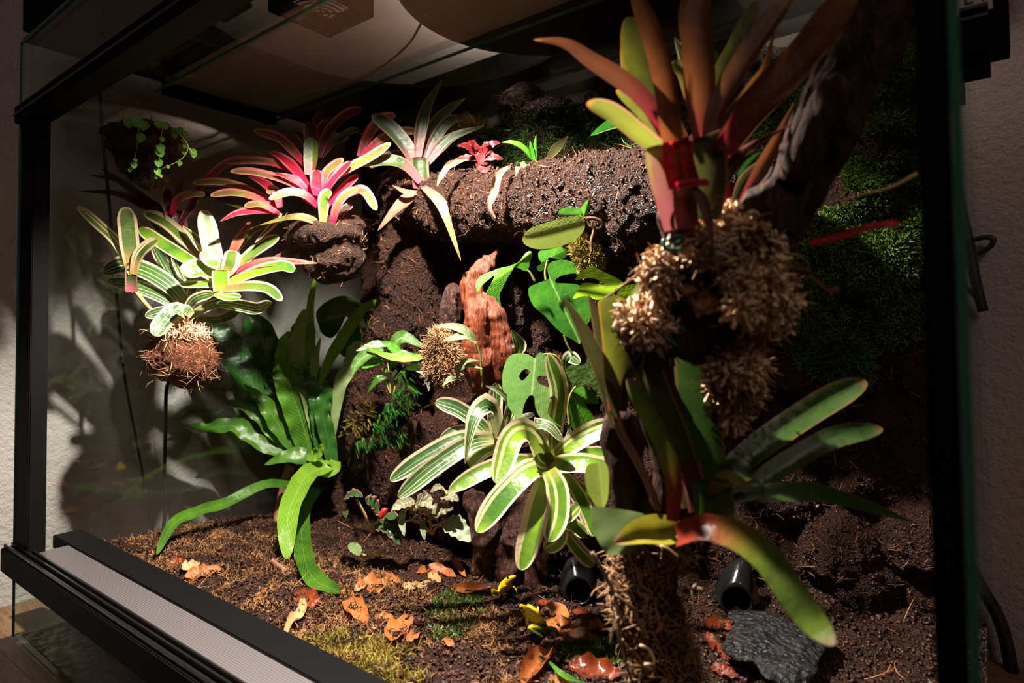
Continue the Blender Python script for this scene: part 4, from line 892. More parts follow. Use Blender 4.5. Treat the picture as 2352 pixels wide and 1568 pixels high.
outline('leaf', mg2, 'G', [(1330, 238), (1350, 190), (1402, 152), (1470, 170), (1500, 300), (1465, 480), (1400, 400), (1340, 358), (1280, 372), (1232, 320), (1214, 270), (1245, 240)], 'lf_mongrey', t0+.02, mid=((1340, 240), (1460, 470)), fold=.15)
outline('leaf', mg2, 'G', [(1240, 410), (1290, 420), (1350, 500), (1400, 585), (1355, 632), (1290, 652), (1240, 605), (1212, 500)], 'lf_green', t0+.05, mid=((1240, 410), (1360, 620)), fold=.3)
outline('leaf', mg2, 'G', [(1250, 400), (1310, 368), (1385, 410), (1418, 475), (1330, 470)], 'lf_green', t0+.06, mid=((1250, 400), (1415, 475)), fold=.3)
stem(mg2, 'G', [(1240, 620), (1230, 480), (1270, 380), (1330, 360)], [18, 14], 'stem', t0+.05)
stem(mg, 'G', [(1025, 200), (1100, 170), (1180, 210), (1240, 400)], [14, 14], 'stem', t0+.03)
# --- centre striped bromeliads
tc = tY('G', 1110, 860, .37)
b1 = root('bromeliad', 'G', 1110, 900, tc, 'brightly lit green bromeliad with broad cream edges, largest of the pair over the bark stump', 'bromeliad')
for p_, w_, m_, a, b, kd in [
    ([(1100, 870), (980, 900), (820, 1060), (665, 1275)], 150, 'lf_var', -.01, -.07, 'strap'),
    ([(1090, 920), (1040, 1100), (1000, 1280), (935, 1510)], 150, 'lf_var', -.02, -.08, 'strap'),
    ([(1110, 890), (1160, 1000), (1165, 1160), (1110, 1335)], 145, 'lf_var', -.03, -.08, 'strap'),
    ([(1110, 860), (1230, 850), (1340, 850), (1460, 880)], 118, 'lf_var', -.02, -.05, 'blunt'),
    ([(1140, 820), (1250, 730), (1370, 660), (1500, 600)], 125, 'lf_var', .0, .0, 'strap'),
    ([(1170, 830), (1320, 790), (1480, 780)], 80, 'lf_var', .02, .02, 'strap'),
    ([(1080, 850), (1040, 720), (960, 650), (880, 690), (830, 830), (785, 975)], 150, 'lf_var', .0, -.10, 'strap'),
    ([(1140, 830), (1145, 640), (1170, 400), (1105, 170)], 112, 'lf_var', .02, .0, 'strap'),
    ([(1090, 830), (1080, 700), (1030, 610), (1110, 620), (1195, 710)], 62, 'lf_stripe', .01, -.04, 'strap'),
    ([(1060, 760), (980, 640), (890, 640)], 56, 'lf_stripe', .03, .02, 'strap'),
    ([(1190, 910), (1280, 1030), (1350, 1180), (1390, 1300)], 100, 'lf_var', .01, -.02, 'strap'),
    ([(1230, 940), (1330, 1020), (1420, 1115)], 60, 'lf_var', .02, .0, 'lance'),
    ([(1080, 850), (1000, 830), (900, 840)], 80, 'lf_var', .01, .0, 'strap'),
    ([(1210, 820), (1230, 720), (1240, 620)], 60, 'lf_stripe', .03, .05, 'lance'),
    ([(1110, 860), (1060, 830), (1040, 790)], 90, 'lf_var', -.02, -.02, 'strap'),
    ([(1130, 880), (1110, 820), (1115, 780)], 60, 'lf_redgreen', -.02, -.02, 'strap'),
    ([(1240, 420), (1225, 260), (1240, 190), (1300, 230)], 76, 'lf_stripe', .08, .06, 'strap'),
    ([(915, 175), (925, 110), (878, 20)], 92, 'lf_stripe', .05, .05, 'lance')]:
    L(b1, 'G', p_, w_, m_, tc+a, tc+b, kind=kd, cup=.26, roll=random.uniform(-.15, .15))
b2 = root('bromeliad', 'G', 770, 740, tc+.05, 'cream striped bromeliad left of the largest one, two long leaves pointing down left', 'bromeliad')
for p_, w_, m_, a, b, kd in [
    ([(780, 700), (620, 730), (400, 870), (175, 1060)], 118, 'lf_stripe', -.01, -.07, 'strap'),
    ([(760, 690), (560, 700), (340, 810), (125, 955)], 110, 'lf_stripe', .02, -.02, 'strap'),
    ([(760, 690), (620, 650), (530, 650), (435, 700)], 70, 'lf_stripe', .04, .03, 'strap'),
    ([(770, 690), (660, 590), (540, 510), (405, 465)], 100, 'lf_stripe', .04, .04, 'strap'),
    ([(790, 690), (770, 560), (730, 490), (660, 540), (620, 660), (590, 850)], 118, 'lf_stripe', .0, -.07, 'lance'),
    ([(800, 690), (850, 570), (870, 470), (800, 400), (715, 365)], 60, 'lf_stripe', -.01, -.02, 'lance'),
    ([(790, 690), (775, 540), (785, 350)], 96, 'lf_stripe', .02, .03, 'strap'),
    ([(820, 700), (900, 590), (1020, 540)], 40, 'lf_stripe', .02, .02, 'strap'),
    ([(800, 740), (700, 780), (615, 865)], 92, 'lf_var', -.01, -.03, 'strap'),
    ([(770, 730), (810, 710), (830, 760)], 46, 'lf_stripe', -.03, -.04, 'strap'),
    ([(1080, 850), (900, 840), (700, 900), (490, 1020)], 104, 'lf_var', -.05, -.09, 'strap'),
    ([(830, 640), (890, 500), (920, 330)], 60, 'lf_stripe', .04, .05, 'strap'),
    ([(790, 760), (830, 740), (870, 800)], 60, 'lf_stripe', -.0, -.03, 'strap')]:
    L(b2, 'G', p_, w_, m_, tc+.05+a, tc+.05+b, kind=kd, cup=.3, roll=random.uniform(-.15, .15))
b3 = root('bromeliad_pup', 'G', 1200, 1220, tc-.03, 'small cream edged offset with four short leaves under the brightly lit bromeliad', 'bromeliad')
for p_, w_ in (([(1195, 1210), (1250, 1160), (1300, 1110)], 80), ([(1195, 1220), (1260, 1230), (1345, 1300)], 84), ([(1200, 1230), (1170, 1330), (1085, 1385)], 96), ([(1205, 1260), (1290, 1380), (1390, 1485)], 90)):
    L(b3, 'G', p_, w_, 'lf_var', tc-.06, tc-.07, cup=.25)
# --- fern
tf = tX('E', 1180, 1450, .13)
fn = root('birds_nest_fern', 'E', 1190, 1520, tf, 'large birds nest fern with long wavy fronds in front of the back left corner', 'fern')
solid('root_crown', [(np.array(P(*cp('E', x, y), tf+.02)), r_/3.0157/FPX*tf*S) for x, y, r_ in ((1190, 1480, 70), (1160, 1400, 80), (1200, 1560, 60), (1130, 1340, 60))], .0025, M['coir_dark'], fn, amp=.004, freq=40)
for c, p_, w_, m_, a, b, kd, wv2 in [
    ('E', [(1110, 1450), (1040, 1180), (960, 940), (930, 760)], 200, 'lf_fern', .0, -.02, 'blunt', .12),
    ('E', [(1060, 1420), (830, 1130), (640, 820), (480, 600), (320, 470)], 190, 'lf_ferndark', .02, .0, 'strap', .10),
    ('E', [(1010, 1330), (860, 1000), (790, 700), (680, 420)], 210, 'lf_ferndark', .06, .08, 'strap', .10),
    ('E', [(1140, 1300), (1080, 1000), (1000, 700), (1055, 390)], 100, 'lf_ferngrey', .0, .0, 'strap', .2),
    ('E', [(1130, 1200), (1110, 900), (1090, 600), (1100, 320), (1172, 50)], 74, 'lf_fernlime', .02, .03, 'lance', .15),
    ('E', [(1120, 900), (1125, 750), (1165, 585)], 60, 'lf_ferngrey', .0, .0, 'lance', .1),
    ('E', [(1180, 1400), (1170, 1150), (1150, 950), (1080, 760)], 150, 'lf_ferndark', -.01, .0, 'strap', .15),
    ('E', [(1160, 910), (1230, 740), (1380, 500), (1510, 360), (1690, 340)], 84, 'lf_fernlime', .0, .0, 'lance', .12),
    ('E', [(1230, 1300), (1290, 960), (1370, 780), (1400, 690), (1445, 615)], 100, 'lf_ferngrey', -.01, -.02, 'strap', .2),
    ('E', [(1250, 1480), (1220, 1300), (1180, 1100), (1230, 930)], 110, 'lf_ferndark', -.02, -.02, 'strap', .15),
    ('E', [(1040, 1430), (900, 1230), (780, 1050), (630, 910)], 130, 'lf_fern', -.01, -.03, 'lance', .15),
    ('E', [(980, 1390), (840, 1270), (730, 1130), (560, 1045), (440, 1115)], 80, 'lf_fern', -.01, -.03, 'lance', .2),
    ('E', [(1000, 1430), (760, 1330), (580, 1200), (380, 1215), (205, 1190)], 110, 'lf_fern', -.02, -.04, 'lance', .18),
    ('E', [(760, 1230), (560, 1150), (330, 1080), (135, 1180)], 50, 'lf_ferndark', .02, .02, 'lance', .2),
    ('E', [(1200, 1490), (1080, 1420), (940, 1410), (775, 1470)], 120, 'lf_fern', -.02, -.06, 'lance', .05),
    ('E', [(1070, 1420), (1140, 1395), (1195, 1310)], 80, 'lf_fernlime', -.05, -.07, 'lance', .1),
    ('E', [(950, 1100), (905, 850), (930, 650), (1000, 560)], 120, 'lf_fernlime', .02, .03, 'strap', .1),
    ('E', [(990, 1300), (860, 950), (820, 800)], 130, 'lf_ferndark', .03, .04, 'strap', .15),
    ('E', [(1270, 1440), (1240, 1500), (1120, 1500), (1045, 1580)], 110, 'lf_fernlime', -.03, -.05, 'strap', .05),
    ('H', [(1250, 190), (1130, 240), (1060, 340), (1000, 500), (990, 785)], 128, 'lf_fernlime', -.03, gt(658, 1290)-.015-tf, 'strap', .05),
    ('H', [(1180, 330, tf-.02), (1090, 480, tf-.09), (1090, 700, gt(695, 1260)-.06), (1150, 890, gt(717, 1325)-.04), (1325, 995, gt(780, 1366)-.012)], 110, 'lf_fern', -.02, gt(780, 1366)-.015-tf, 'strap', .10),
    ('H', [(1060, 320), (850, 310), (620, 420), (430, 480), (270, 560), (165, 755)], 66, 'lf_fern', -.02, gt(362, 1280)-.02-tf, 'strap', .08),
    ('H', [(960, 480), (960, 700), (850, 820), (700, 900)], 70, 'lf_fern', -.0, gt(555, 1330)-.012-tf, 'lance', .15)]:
    L(fn, c, p_, w_, m_, tf+a, tf+b, kind=kd, cup=.3, wave=wv2, n=34, name='frond')
tk_ = tf+.0
sk = stem(None, 'H', [(1015, 190, tf-.01), (970, 330, tf-.01), (930, 500, tf-.02), (905, 700, tf-.06)], [66, 34], 'stem_brown', tf, name='twig'); tag(sk, 'bare brown twig standing beside the drooping fern fronds', 'twig')
sk = stem(None, 'H', [(890, 790), (940, 830), (1000, 865)], [40, 40], 'stem_brown', gt(640, 1310), name='twig'); tag(sk, 'short thick brown stalk lying on the soil under the fern', 'twig')
o = L(None, 'H', [(915, 560), (900, 700), (850, 760), (790, 810)], 60, 'lf_dry', tf-.03, gt(590, 1290), kind='lance', cup=.6, name='fallen_leaf'); tag(o, 'dry pinkish brown leaf curled at the foot of the fern', 'leaf')
# dark split leaf vine behind the fern
tv = tX('E', 1350, 500, .16)
mv = root('split_leaf_vine', 'E', 1430, 640, tv, 'dark split leaf vine in the back left corner behind the fern', 'vine')
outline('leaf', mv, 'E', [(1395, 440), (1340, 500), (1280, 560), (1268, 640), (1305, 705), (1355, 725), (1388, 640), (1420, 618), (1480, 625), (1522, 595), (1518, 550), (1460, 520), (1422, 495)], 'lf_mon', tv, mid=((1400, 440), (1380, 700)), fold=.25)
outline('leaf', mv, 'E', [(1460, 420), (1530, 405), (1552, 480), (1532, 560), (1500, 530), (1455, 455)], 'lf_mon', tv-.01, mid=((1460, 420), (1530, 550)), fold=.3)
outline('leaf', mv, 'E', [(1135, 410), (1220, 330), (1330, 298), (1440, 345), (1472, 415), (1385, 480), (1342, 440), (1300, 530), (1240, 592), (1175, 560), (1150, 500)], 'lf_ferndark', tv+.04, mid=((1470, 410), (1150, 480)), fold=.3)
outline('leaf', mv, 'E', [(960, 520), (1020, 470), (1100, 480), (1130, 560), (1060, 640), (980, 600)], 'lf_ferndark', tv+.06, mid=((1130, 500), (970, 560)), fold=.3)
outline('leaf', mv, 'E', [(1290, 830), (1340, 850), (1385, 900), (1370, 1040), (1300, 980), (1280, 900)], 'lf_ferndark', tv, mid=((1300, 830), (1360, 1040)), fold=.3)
stem(mv, 'E', [(1430, 380), (1435, 500), (1470, 610), (1520, 650)], [12, 12], 'stem_pale', tv-.02)
# aglaonema / pale centred plant right of the fern
ta = tY('E', 1700, 680, .50)
ag = root('pale_centred_plant', 'E', 1650, 980, ta, 'leafy plant with pale centred leaves between the fern and the sphagnum lump', 'plant')
for p_, w_, m_, a, b, kd in [
    ([(1650, 720), (1700, 600), (1780, 600), (1895, 670)], 90, 'lf_aglao', .0, -.01, 'lance'),
    ([(1920, 710), (1800, 730), (1640, 720), (1475, 650)], 60, 'lf_fernlime', -.02, -.02, 'lance'),
    ([(1840, 720), (1720, 700), (1640, 640), (1580, 615)], 62, 'lf_green', -.01, -.01, 'lance'),
    ([(1600, 670), (1480, 710), (1410, 780), (1380, 860)], 80, 'lf_aglao', -.01, -.03, 'lance'),
    ([(1620, 650), (1540, 640), (1410, 680)], 60, 'lf_silver', .0, .0, 'lance'),
    ([(1600, 740), (1520, 770), (1450, 800)], 60, 'lf_green', .02, .02, 'lance'),
    ([(1620, 860), (1560, 880), (1490, 970)], 46, 'lf_fern', .0, -.01, 'lance'),
    ([(1755, 800), (1840, 800), (1900, 850), (1915, 960)], 60, 'lf_silver', -.0, -.02, 'lance'),
    ([(1640, 690), (1660, 760), (1610, 830)], 60, 'lf_aglao', .02, .02, 'lance')]:
    L(ag, 'E', p_, w_, m_, ta+a, ta+b, kind=kd, cup=.35, wave=.06)
for q in ([(1650, 980), (1640, 850), (1620, 680)], [(1670, 980), (1700, 850), (1755, 800)], [(1650, 980), (1600, 850), (1590, 740)]): stem(ag, 'E', q, [12, 10], 'stem', ta+.01)
# spikemoss on the bank
def fronds(name, c, spots, t, mat, lab, ln=46, seed=3):
    rr = random.Random(seed); V = []; F = []
    k = t*S/FPX/CR[c][2]
    for (x, y, dx, dy) in spots:
        for _ in range(9):
            ax, ay = x+rr.uniform(-35, 35), y+rr.uniform(-35, 35); a = math.atan2(dy, dx)+rr.uniform(-.9, .9); Lf = ln*rr.uniform(.7, 1.4); tz = t+rr.uniform(-.02, .02)
            for i in range(14):
                u = i/13; cx, cy = ax+math.cos(a)*Lf*u, ay+math.sin(a)*Lf*u; tt_ = tz-.02*u
                for sgn in (-1, 1):
                    b_ = a+sgn*1.0; l2 = Lf*.26*(1-u*.8); w_ = Lf*.02
                    p0 = (cx, cy); p1 = (cx+math.cos(b_)*l2, cy+math.sin(b_)*l2); nx_, ny_ = -math.sin(b_)*w_, math.cos(b_)*w_
                    b = len(V)
                    V += [P(*cp(c, p0[0]-nx_, p0[1]-ny_), tt_), P(*cp(c, p0[0]+nx_, p0[1]+ny_), tt_+.002), P(*cp(c, p1[0]+nx_*.7, p1[1]+ny_*.7), tt_-.006), P(*cp(c, p1[0]-nx_*.7, p1[1]-ny_*.7), tt_-.008)]
                    F.append((b, b+1, b+2, b+3))
    o = link(name, pym(V, F), M[mat]); tag(o, lab, 'spikemoss', None, 'stuff'); return o
fronds('spikemoss', 'E', [(1400, 1120, 1, .3), (1450, 1070, 1, -.5), (1500, 1120, 1, .2), (1480, 1180, .5, 1), (1350, 1220, -1, .6), (1420, 1200, .3, 1), (1500, 1050, 0, -1), (1440, 1250, 0, 1), (1390, 1160, -1, 0)], tY('E', 1450, 1150, .48), 'moss_yel', 'yellow green feathery spikemoss on the dark bank right of the fern')
fronds('spikemoss', 'E', [(x, y, 0, 1) for x, y in ((1720, 850), (1780, 900), (1800, 960), (1740, 960), (1690, 1000), (1760, 1040), (1800, 1020), (1640, 1060), (1700, 1110), (1600, 1130), (1560, 1200), (1620, 1230), (1560, 1290), (1700, 1220), (1720, 1280), (1620, 1160), (1660, 1290), (1500, 1310), (1440, 1330))], tY('E', 1650, 1100, .47), 'fernmoss', 'dark green feathery spikemoss under the pale centred plant', 60, 5)
# sphagnum lump on the log piece, red root wood, short log
ts = tY('G', 450, 200, .42)
sl = solid('sphagnum_lump', [(np.array(P(*cp('G', x, y), ts)), r_/2.7029/FPX*ts*S) for x, y, r_ in ((420, 60, 55), (440, 140, 85), (450, 220, 90), (480, 280, 75), (420, 300, 60), (520, 200, 50))], .0025, M['sphag_dark'], None, amp=.004, freq=50, amp2=.002, freq2=170)
tag(sl, 'tan clump of dry sphagnum left of the red root wood', 'moss')
fuzz('moss_strands', sl, 4200, .009, .0012, M['sphag_dark'], sl, k=5, sides=3, spread=.7, curl=2.2)
tw = tY('F', 400, 900, .48)
rw = solid('root_wood', chain([(*cp('F', x, y), tw+d, r_/3.3367) for x, y, r_, d in ((465, 480, 22, .02), (430, 560, 45, .02), (360, 640, 70, .01), (280, 740, 80, .0), (300, 850, 85, .0), (330, 1000, 100, -.01), (330, 1150, 100, -.01), (320, 1300, 105, -.01), (340, 1480, 90, .0))]) +
           chain([(*cp('F', x, y), tw+d, r_/3.3367) for x, y, r_, d in ((410, 850, 50, .0), (450, 1000, 75, -.01), (500, 1150, 70, -.01), (510, 1300, 80, -.01), (500, 1420, 75, .0), (480, 1540, 60, .02))]), .0022, M['redwood'], None, amp=.002, freq=60, ridge=(.004, 9, (9, 9, 1.6)))
tag(rw, 'reddish gnarled root wood standing upright below the coir log', 'driftwood')
sg = solid('short_log', chain([(*cp('F', 135, 810), tw+.01, 70/3.3367), (*cp('F', 120, 930), tw+.01, 80/3.3367), (*cp('F', 105, 1080), tw+.01, 74/3.3367)]), .002, M['barkwood'], None, amp=.001, freq=60, ridge=(.002, 14, (9, 9, 1.4)))
tag(sg, 'short dark wood stub left of the red root wood', 'driftwood')
# jewel orchid sprigs
tj = ts-.06
jo = root('jewel_orchid', 'F', 360, 1500, tj, 'thin stalk with two mottled pale green leaves in front of the red root wood', 'orchid')
L(jo, 'F', [(310, 1180), (230, 1100), (120, 1065), (-5, 1062)], 66, 'lf_jewel', tj, tj-.01, kind='lance', cup=.3)
L(jo, 'F', [(315, 1190), (240, 1135), (150, 1150), (55, 1175)], 66, 'lf_jewel', tj, tj-.02, kind='lance', cup=.3)
stem(jo, 'F', [(360, 1540), (355, 1420), (340, 1280), (305, 1180)], [22, 12], 'stem', tj+.01, tj)
jo2 = root('jewel_orchid', 'F', 190, 1540, tj, 'low sprig with narrow pale arching leaves under the sphagnum clump', 'orchid')
L(jo2, 'F', [(170, 1460), (180, 1390), (240, 1330), (335, 1330)], 48, 'lf_jewel', tj, tj-.01, kind='lance', cup=.3)
L(jo2, 'F', [(170, 1465), (110, 1470), (50, 1525)], 44, 'lf_jewel', tj, tj-.01, kind='lance', cup=.3)
L(jo2, 'F', [(180, 1400), (250, 1365), (365, 1390)], 36, 'lf_jewel', tj+.01, tj, kind='lance', cup=.3)
stem(jo2, 'F', [(190, 1560), (185, 1500), (172, 1455)], [14, 12], 'stem_brown', tj+.01, tj)
# bark stumps under the bright bromeliad
tq = gt(1150, 1345)+.035
bk1 = solid('bark_stump', chain([(*cp('G', x, y), tq+d, r_/2.7029) for x, y, r_, d in ((640, 1060, 60, .02), (690, 1150, 90, .01), (720, 1260, 95, .0), (730, 1400, 85, .0), (700, 1500, 70, .0), (720, 1580, 50, .0))]), .0022, M['barkwood'], None, amp=.004, freq=30, amp2=.0022, freq2=110, ridge=(.003, 9, (9, 9, 3)))
tag(bk1, 'knobbly dark bark stump behind the small frog', 'driftwood')
bk2 = solid('bark_stump', chain([(*cp('I', x, y), tq-.03+d, r_/3.36) for x, y, r_, d in ((520, 80, 90, .05), (470, 230, 110, .03), (450, 400, 110, .01), (440, 560, 100, -.0), (480, 700, 60, -.0))])+chain([(*cp('I', x, y), tq-.04, r_/3.36) for x, y, r_ in ((640, 250, 70), (640, 420, 60), (610, 560, 45), (560, 720, 30))]), .0022, M['barkwood'], None, amp=.002, freq=40, amp2=.001, freq2=120, ridge=(.009, 11, (9, 9, 1.)))
tag(bk2, 'grooved wet bark stump right of the small frog, under the hanging striped leaf', 'driftwood')
# episcia
te = tY('N', 1085, 795, .455)
ep = root('veined_plant', 'N', 1085, 795, te, 'low plant with silvery veined oval leaves on arching stems, left of the bark stump', 'plant')
for p_, w_, m_ in [([(905, 440), (800, 470), (668, 545)], 120, 'lf_episcia'), ([(905, 500), (1000, 450), (1125, 530)], 140, 'lf_episcia'), ([(1060, 610), (1150, 560), (1305, 530)], 120, 'lf_episcia'), ([(1210, 650), (1330, 720), (1480, 870)], 210, 'lf_silver'),
                   ([(1180, 385), (1260, 400), (1360, 450)], 110, 'lf_episcia'), ([(1200, 300), (1140, 310), (1070, 360)], 64, 'lf_episcia'), ([(800, 540), (770, 640), (800, 810)], 80, 'lf_silver'), ([(1000, 640), (990, 740), (1010, 850)], 60, 'lf_greygreen')]:
    L(ep, 'N', p_, w_, m_, te-.02, te-.05, kind='oval', cup=.35, wave=.12, wf=5, face=(0, 0, .9))
for q in ([(1090, 795), (1000, 700), (880, 645), (750, 690)], [(1085, 790), (1060, 620), (960, 520), (850, 520), (800, 560)], [(1090, 790), (1130, 720), (1210, 650)], [(1085, 780), (1050, 600), (1000, 540), (870, 545)], [(1190, 320), (1220, 350), (1240, 380)]): stem(ep, 'N', q, [30, 22], 'stem_pale', te-.01, te-.03)
ep2 = root('veined_plant', 'N', 480, 780, te+.01, 'low plant with dark red edged leaves and a red bud, left of the silvery one', 'plant')
for p_, w_, m_ in [([(545, 560), (470, 490), (400, 450)], 130, 'lf_episcia_dk'), ([(500, 690), (640, 720), (770, 900)], 150, 'lf_episcia_dk'), ([(600, 600), (670, 610), (740, 640)], 90, 'lf_episcia_dk'), ([(180, 420), (280, 375), (375, 410)], 76, 'lf_episcia_dk'), ([(160, 560), (190, 560), (200, 630)], 60, 'lf_episcia_dk'), ([(240, 880), (300, 950), (340, 1010)], 110, 'lf_greygreen')]:
    L(ep2, 'N', p_, w_, m_, te-.01, te-.04, kind='oval', cup=.35, wave=.12, wf=5, face=(0, 0, .9))
for q in ([(475, 775), (400, 600), (310, 430)], [(485, 770), (530, 660), (560, 570)], [(345, 1000), (470, 1010), (600, 965)]): stem(ep2, 'N', q, [32, 26], 'stem_pale', te-.0, te-.02)
solid('bud', [(np.array(P(*cp('N', x, y), te-.035)), r_/4.48/FPX*te*S) for x, y, r_ in ((590, 555, 34), (560, 600, 30), (610, 540, 20), (575, 580, 30))], .0012, M['redbud'], ep2, amp=.0012, freq=200)
# ------------------------------------------------------------------ foreground driftwood with its plants
def chp(c, pts): return chain([(*cp(c, x, y), t, r_/CR[c][2]) for x, y, r_, t in pts])
dwb = chp('C', [(1560, -160, 200, .50), (1520, 60, 190, .50), (1440, 260, 175, .505), (1330, 480, 165, .51), (1200, 700, 150, .515), (1120, 900, 130, .52), (1020, 1080, 130, .52), (900, 1240, 150, .52), (780, 1380, 150, .53), (640, 1500, 120, .53)])
dwb += chp('C', [(1420, 500, 60, .50), (1330, 720, 55, .50), (1250, 920, 60, .50), (1180, 1100, 55, .51), (1060, 1260, 60, .515)])
dwb += chp('M', [(420, 620, 190, .525), (520, 760, 180, .53), (430, 1000, 170, .54)])
dwb += chp('J', [(640, 560, 90, .55), (650, 700, 80, .555), (700, 860, 90, .56), (760, 1050, 110, .57), (800, 1250, 130, .575), (760, 1480, 150, .58)])
dwb += chp('K', [(560, 620, 180, .585), (520, 800, 190, .585), (500, 1000, 200, .58), (560, 1200, 200, .575), (600, 1400, 190, .57), (620, 1620, 190, .565), (640, 1850, 200, .56)])
dwb += chp('M', [(250, 160, 42, .51), (300, 270, 50, .515), (380, 430, 90, .52)])
dw = solid('driftwood', dwb, .0028, M['driftwood'], None, amp=.004, freq=22, ridge=(.0045, 7, (8, 8, 2)))
tag(dw, 'large leaning driftwood branch in the right foreground, from upper right corner down to the soil', 'driftwood')
ce = solid('broken_end', [(np.array(P(*cp('M', x, y), .505)), r_/3.136/FPX*.505*S) for x, y, r_ in ((440, 680, 60), (480, 760, 80), (560, 790, 70), (500, 830, 60), (430, 620, 40))], .0018, M['corkend'], dw, amp=.005, freq=90, amp2=.002, freq2=250)
def wrap(name, lab, c, polys, n, mat, ln, wd_, on_=None, blobs=None, **k):
    o = fuzz(name, on_ or dw, n, ln, wd_, mat, None, poly=[[cp(c, *p) for p in pg] for pg in polys], **k); tag(o, lab, 'moss', None, 'stuff'); return o
for q, w_ in (([(1500, -60), (1420, 160), (1250, 420), (1130, 640), (1020, 840)], 60), ([(1640, -40), (1560, 240), (1480, 420), (1360, 680), (1240, 900), (1130, 1060)], 46), ([(1350, 230), (1280, 380), (1200, 500)], 26), ([(1380, 700), (1320, 840), (1240, 1000), (1150, 1180)], 36), ([(1290, 520), (1180, 700), (1060, 960)], 90)):
    k_ = solid('wood_ridge', chp('C', [(x, y, w_*(1-.12*i), .478+.008*i) for i, (x, y) in enumerate(q)]), .002, M['driftwood'], dw, ridge=(.003, 12, (8, 8, 2)))
# thick wrap of dry sphagnum round the joint
spb = chp('M', [(420, 240, 60, .50), (560, 330, 95, .495), (660, 200, 70, .50), (760, 260, 120, .50), (820, 420, 150, .50), (850, 560, 150, .50), (780, 640, 90, .485), (800, 760, 80, .485), (900, 700, 110, .51), (930, 850, 90, .52), (800, 1000, 110, .53), (740, 1150, 130, .54), (760, 1300, 110, .55), (720, 1450, 80, .56), (700, 1560, 40, .56)])
spb += chp('M', [(220, 480, 50, .52), (230, 640, 60, .52), (180, 760, 60, .53), (120, 900, 70, .54), (200, 1000, 50, .545), (260, 1100, 50, .545)])
sp_ = solid('sphagnum_wrap', spb, .003, M['sphag_dark'], None, amp=.012, freq=48, amp2=.004, freq2=170)
tag(sp_, 'shaggy clump of pale dry sphagnum wrapped round the foreground driftwood joint', 'moss')
fuzz('moss_strands', sp_, 8000, .010, .0024, M['sphag'], sp_, k=6, sides=3, spread=.9, curl=3.2, grav=.3, lie=.6, taper=False)
fuzz('moss_strands', sp_, 5000, .013, .0016, M['sphag_dark'], sp_, k=7, sides=3, spread=.7, curl=3., grav=.8, lie=.5)
wrap('moss_shreds', 'loose brown sphagnum shreds hanging on the lower driftwood stump', 'K', [[(160, 640), (900, 560), (1000, 900), (900, 1100), (880, 1568), (330, 1568), (250, 900)]], 750, M['sphag_dark'], .012, .0013, k=6, sides=3, spread=.7, curl=3, grav=.6, lie=.7)
# wire, tie and roots on the driftwood
wr = tubeobj('wire_tie', [P(*cp('M', x, y), .493) for x, y in ((235, 310), (240, 370), (300, 388), (380, 380), (410, 350), (360, 290))], .0012, simple('green_wire', (.012, .09, .06), .3, .6), None, 30, 6); tag(wr, 'dark green wire tie round the broken twig at the driftwood joint', 'wire')
tubeobj('twist', [P(*cp('M', x, y), .490) for x, y in ((270, 330), (300, 300), (340, 290), (360, 320), (300, 345), (350, 330))], .0022, simple('green_wire_twist', (.012, .08, .055), .3, .6), wr, 20, 6)
for q, t_ in (([(180, 880), (240, 990), (330, 1080)], .515), ([(290, 890), (340, 930), (390, 970)], .505)):
    tubeobj('wire_end', [P(*cp('M', x, y), t_) for x, y in q], .0007, simple('teal_wire', (.02, .12, .11), .3, .6), wr, 14, 6)
for q, w_, m_, t_, lab in (
    ([(870, 420), (1000, 465), (1150, 510), (1300, 545)], 34, 'lf_dry', .49, 'tan dry leaf stalk poking right out of the sphagnum, upper of two'),
    ([(1210, 545), (1320, 600), (1430, 680), (1500, 660)], 34, 'lf_dry', .49, 'tan dry leaf stalk poking right out of the sphagnum, lower of two')):
    o = L(None, 'M', q, w_, m_, t_, kind='even', cup=1.2, name='dry_stalk'); tag(o, lab, 'stalk')
for q, w_, lab in (([(250, 410), (130, 500), (0, 600), (-120, 690), (-210, 745)], 22, 'thin brown twig leaning left from the driftwood to the lime split leaf'),):
    o = stem(None, 'M', q, [w_, w_*.8], 'stem_brown', .50, .60, name='twig'); tag(o, lab, 'twig')
for q, w_, t_ in (([(165, 740), (240, 870), (310, 1010), (330, 1130), (340, 1290), (380, 1440), (420, 1568)], 34, .535), ([(310, 1010), (400, 1080), (470, 1180), (530, 1290)], 26, .53), ([(330, 1150), (300, 1230), (280, 1320)], 24, .53)):
    stem(dw, 'K', q, [w_*.8, w_*.5], 'root_grey', t_, name='aerial_root')
for q, w_, t_ in (([(470, 1330), (530, 1360), (560, 1440), (500, 1450), (545, 1480)], 26, .52), ([(760, 900), (810, 880), (840, 930), (800, 970), (810, 1050)], 22, .52), ([(760, 900), (780, 960), (870, 970)], 20, .52), ([(600, 700), (650, 720), (710, 770)], 22, .53)):
    stem(dw, 'K', q, [w_*.8, w_*.5], 'sphag', t_, name='root_curl')
for q, w_, t_ in (([(1040, 340), (1070, 440), (1120, 480), (1100, 520)], 12, .49), ([(1130, 735), (1210, 600), (1290, 560)], 20, .50), ([(1110, 735), (1220, 755), (1330, 775)], 14, .50), ([(1100, 420), (1200, 430), (1270, 480), (1280, 540)], 8, .50)):
    stem(sp_, 'M', q, [w_, w_*.5], 'stem_pale', t_, name='root_curl')
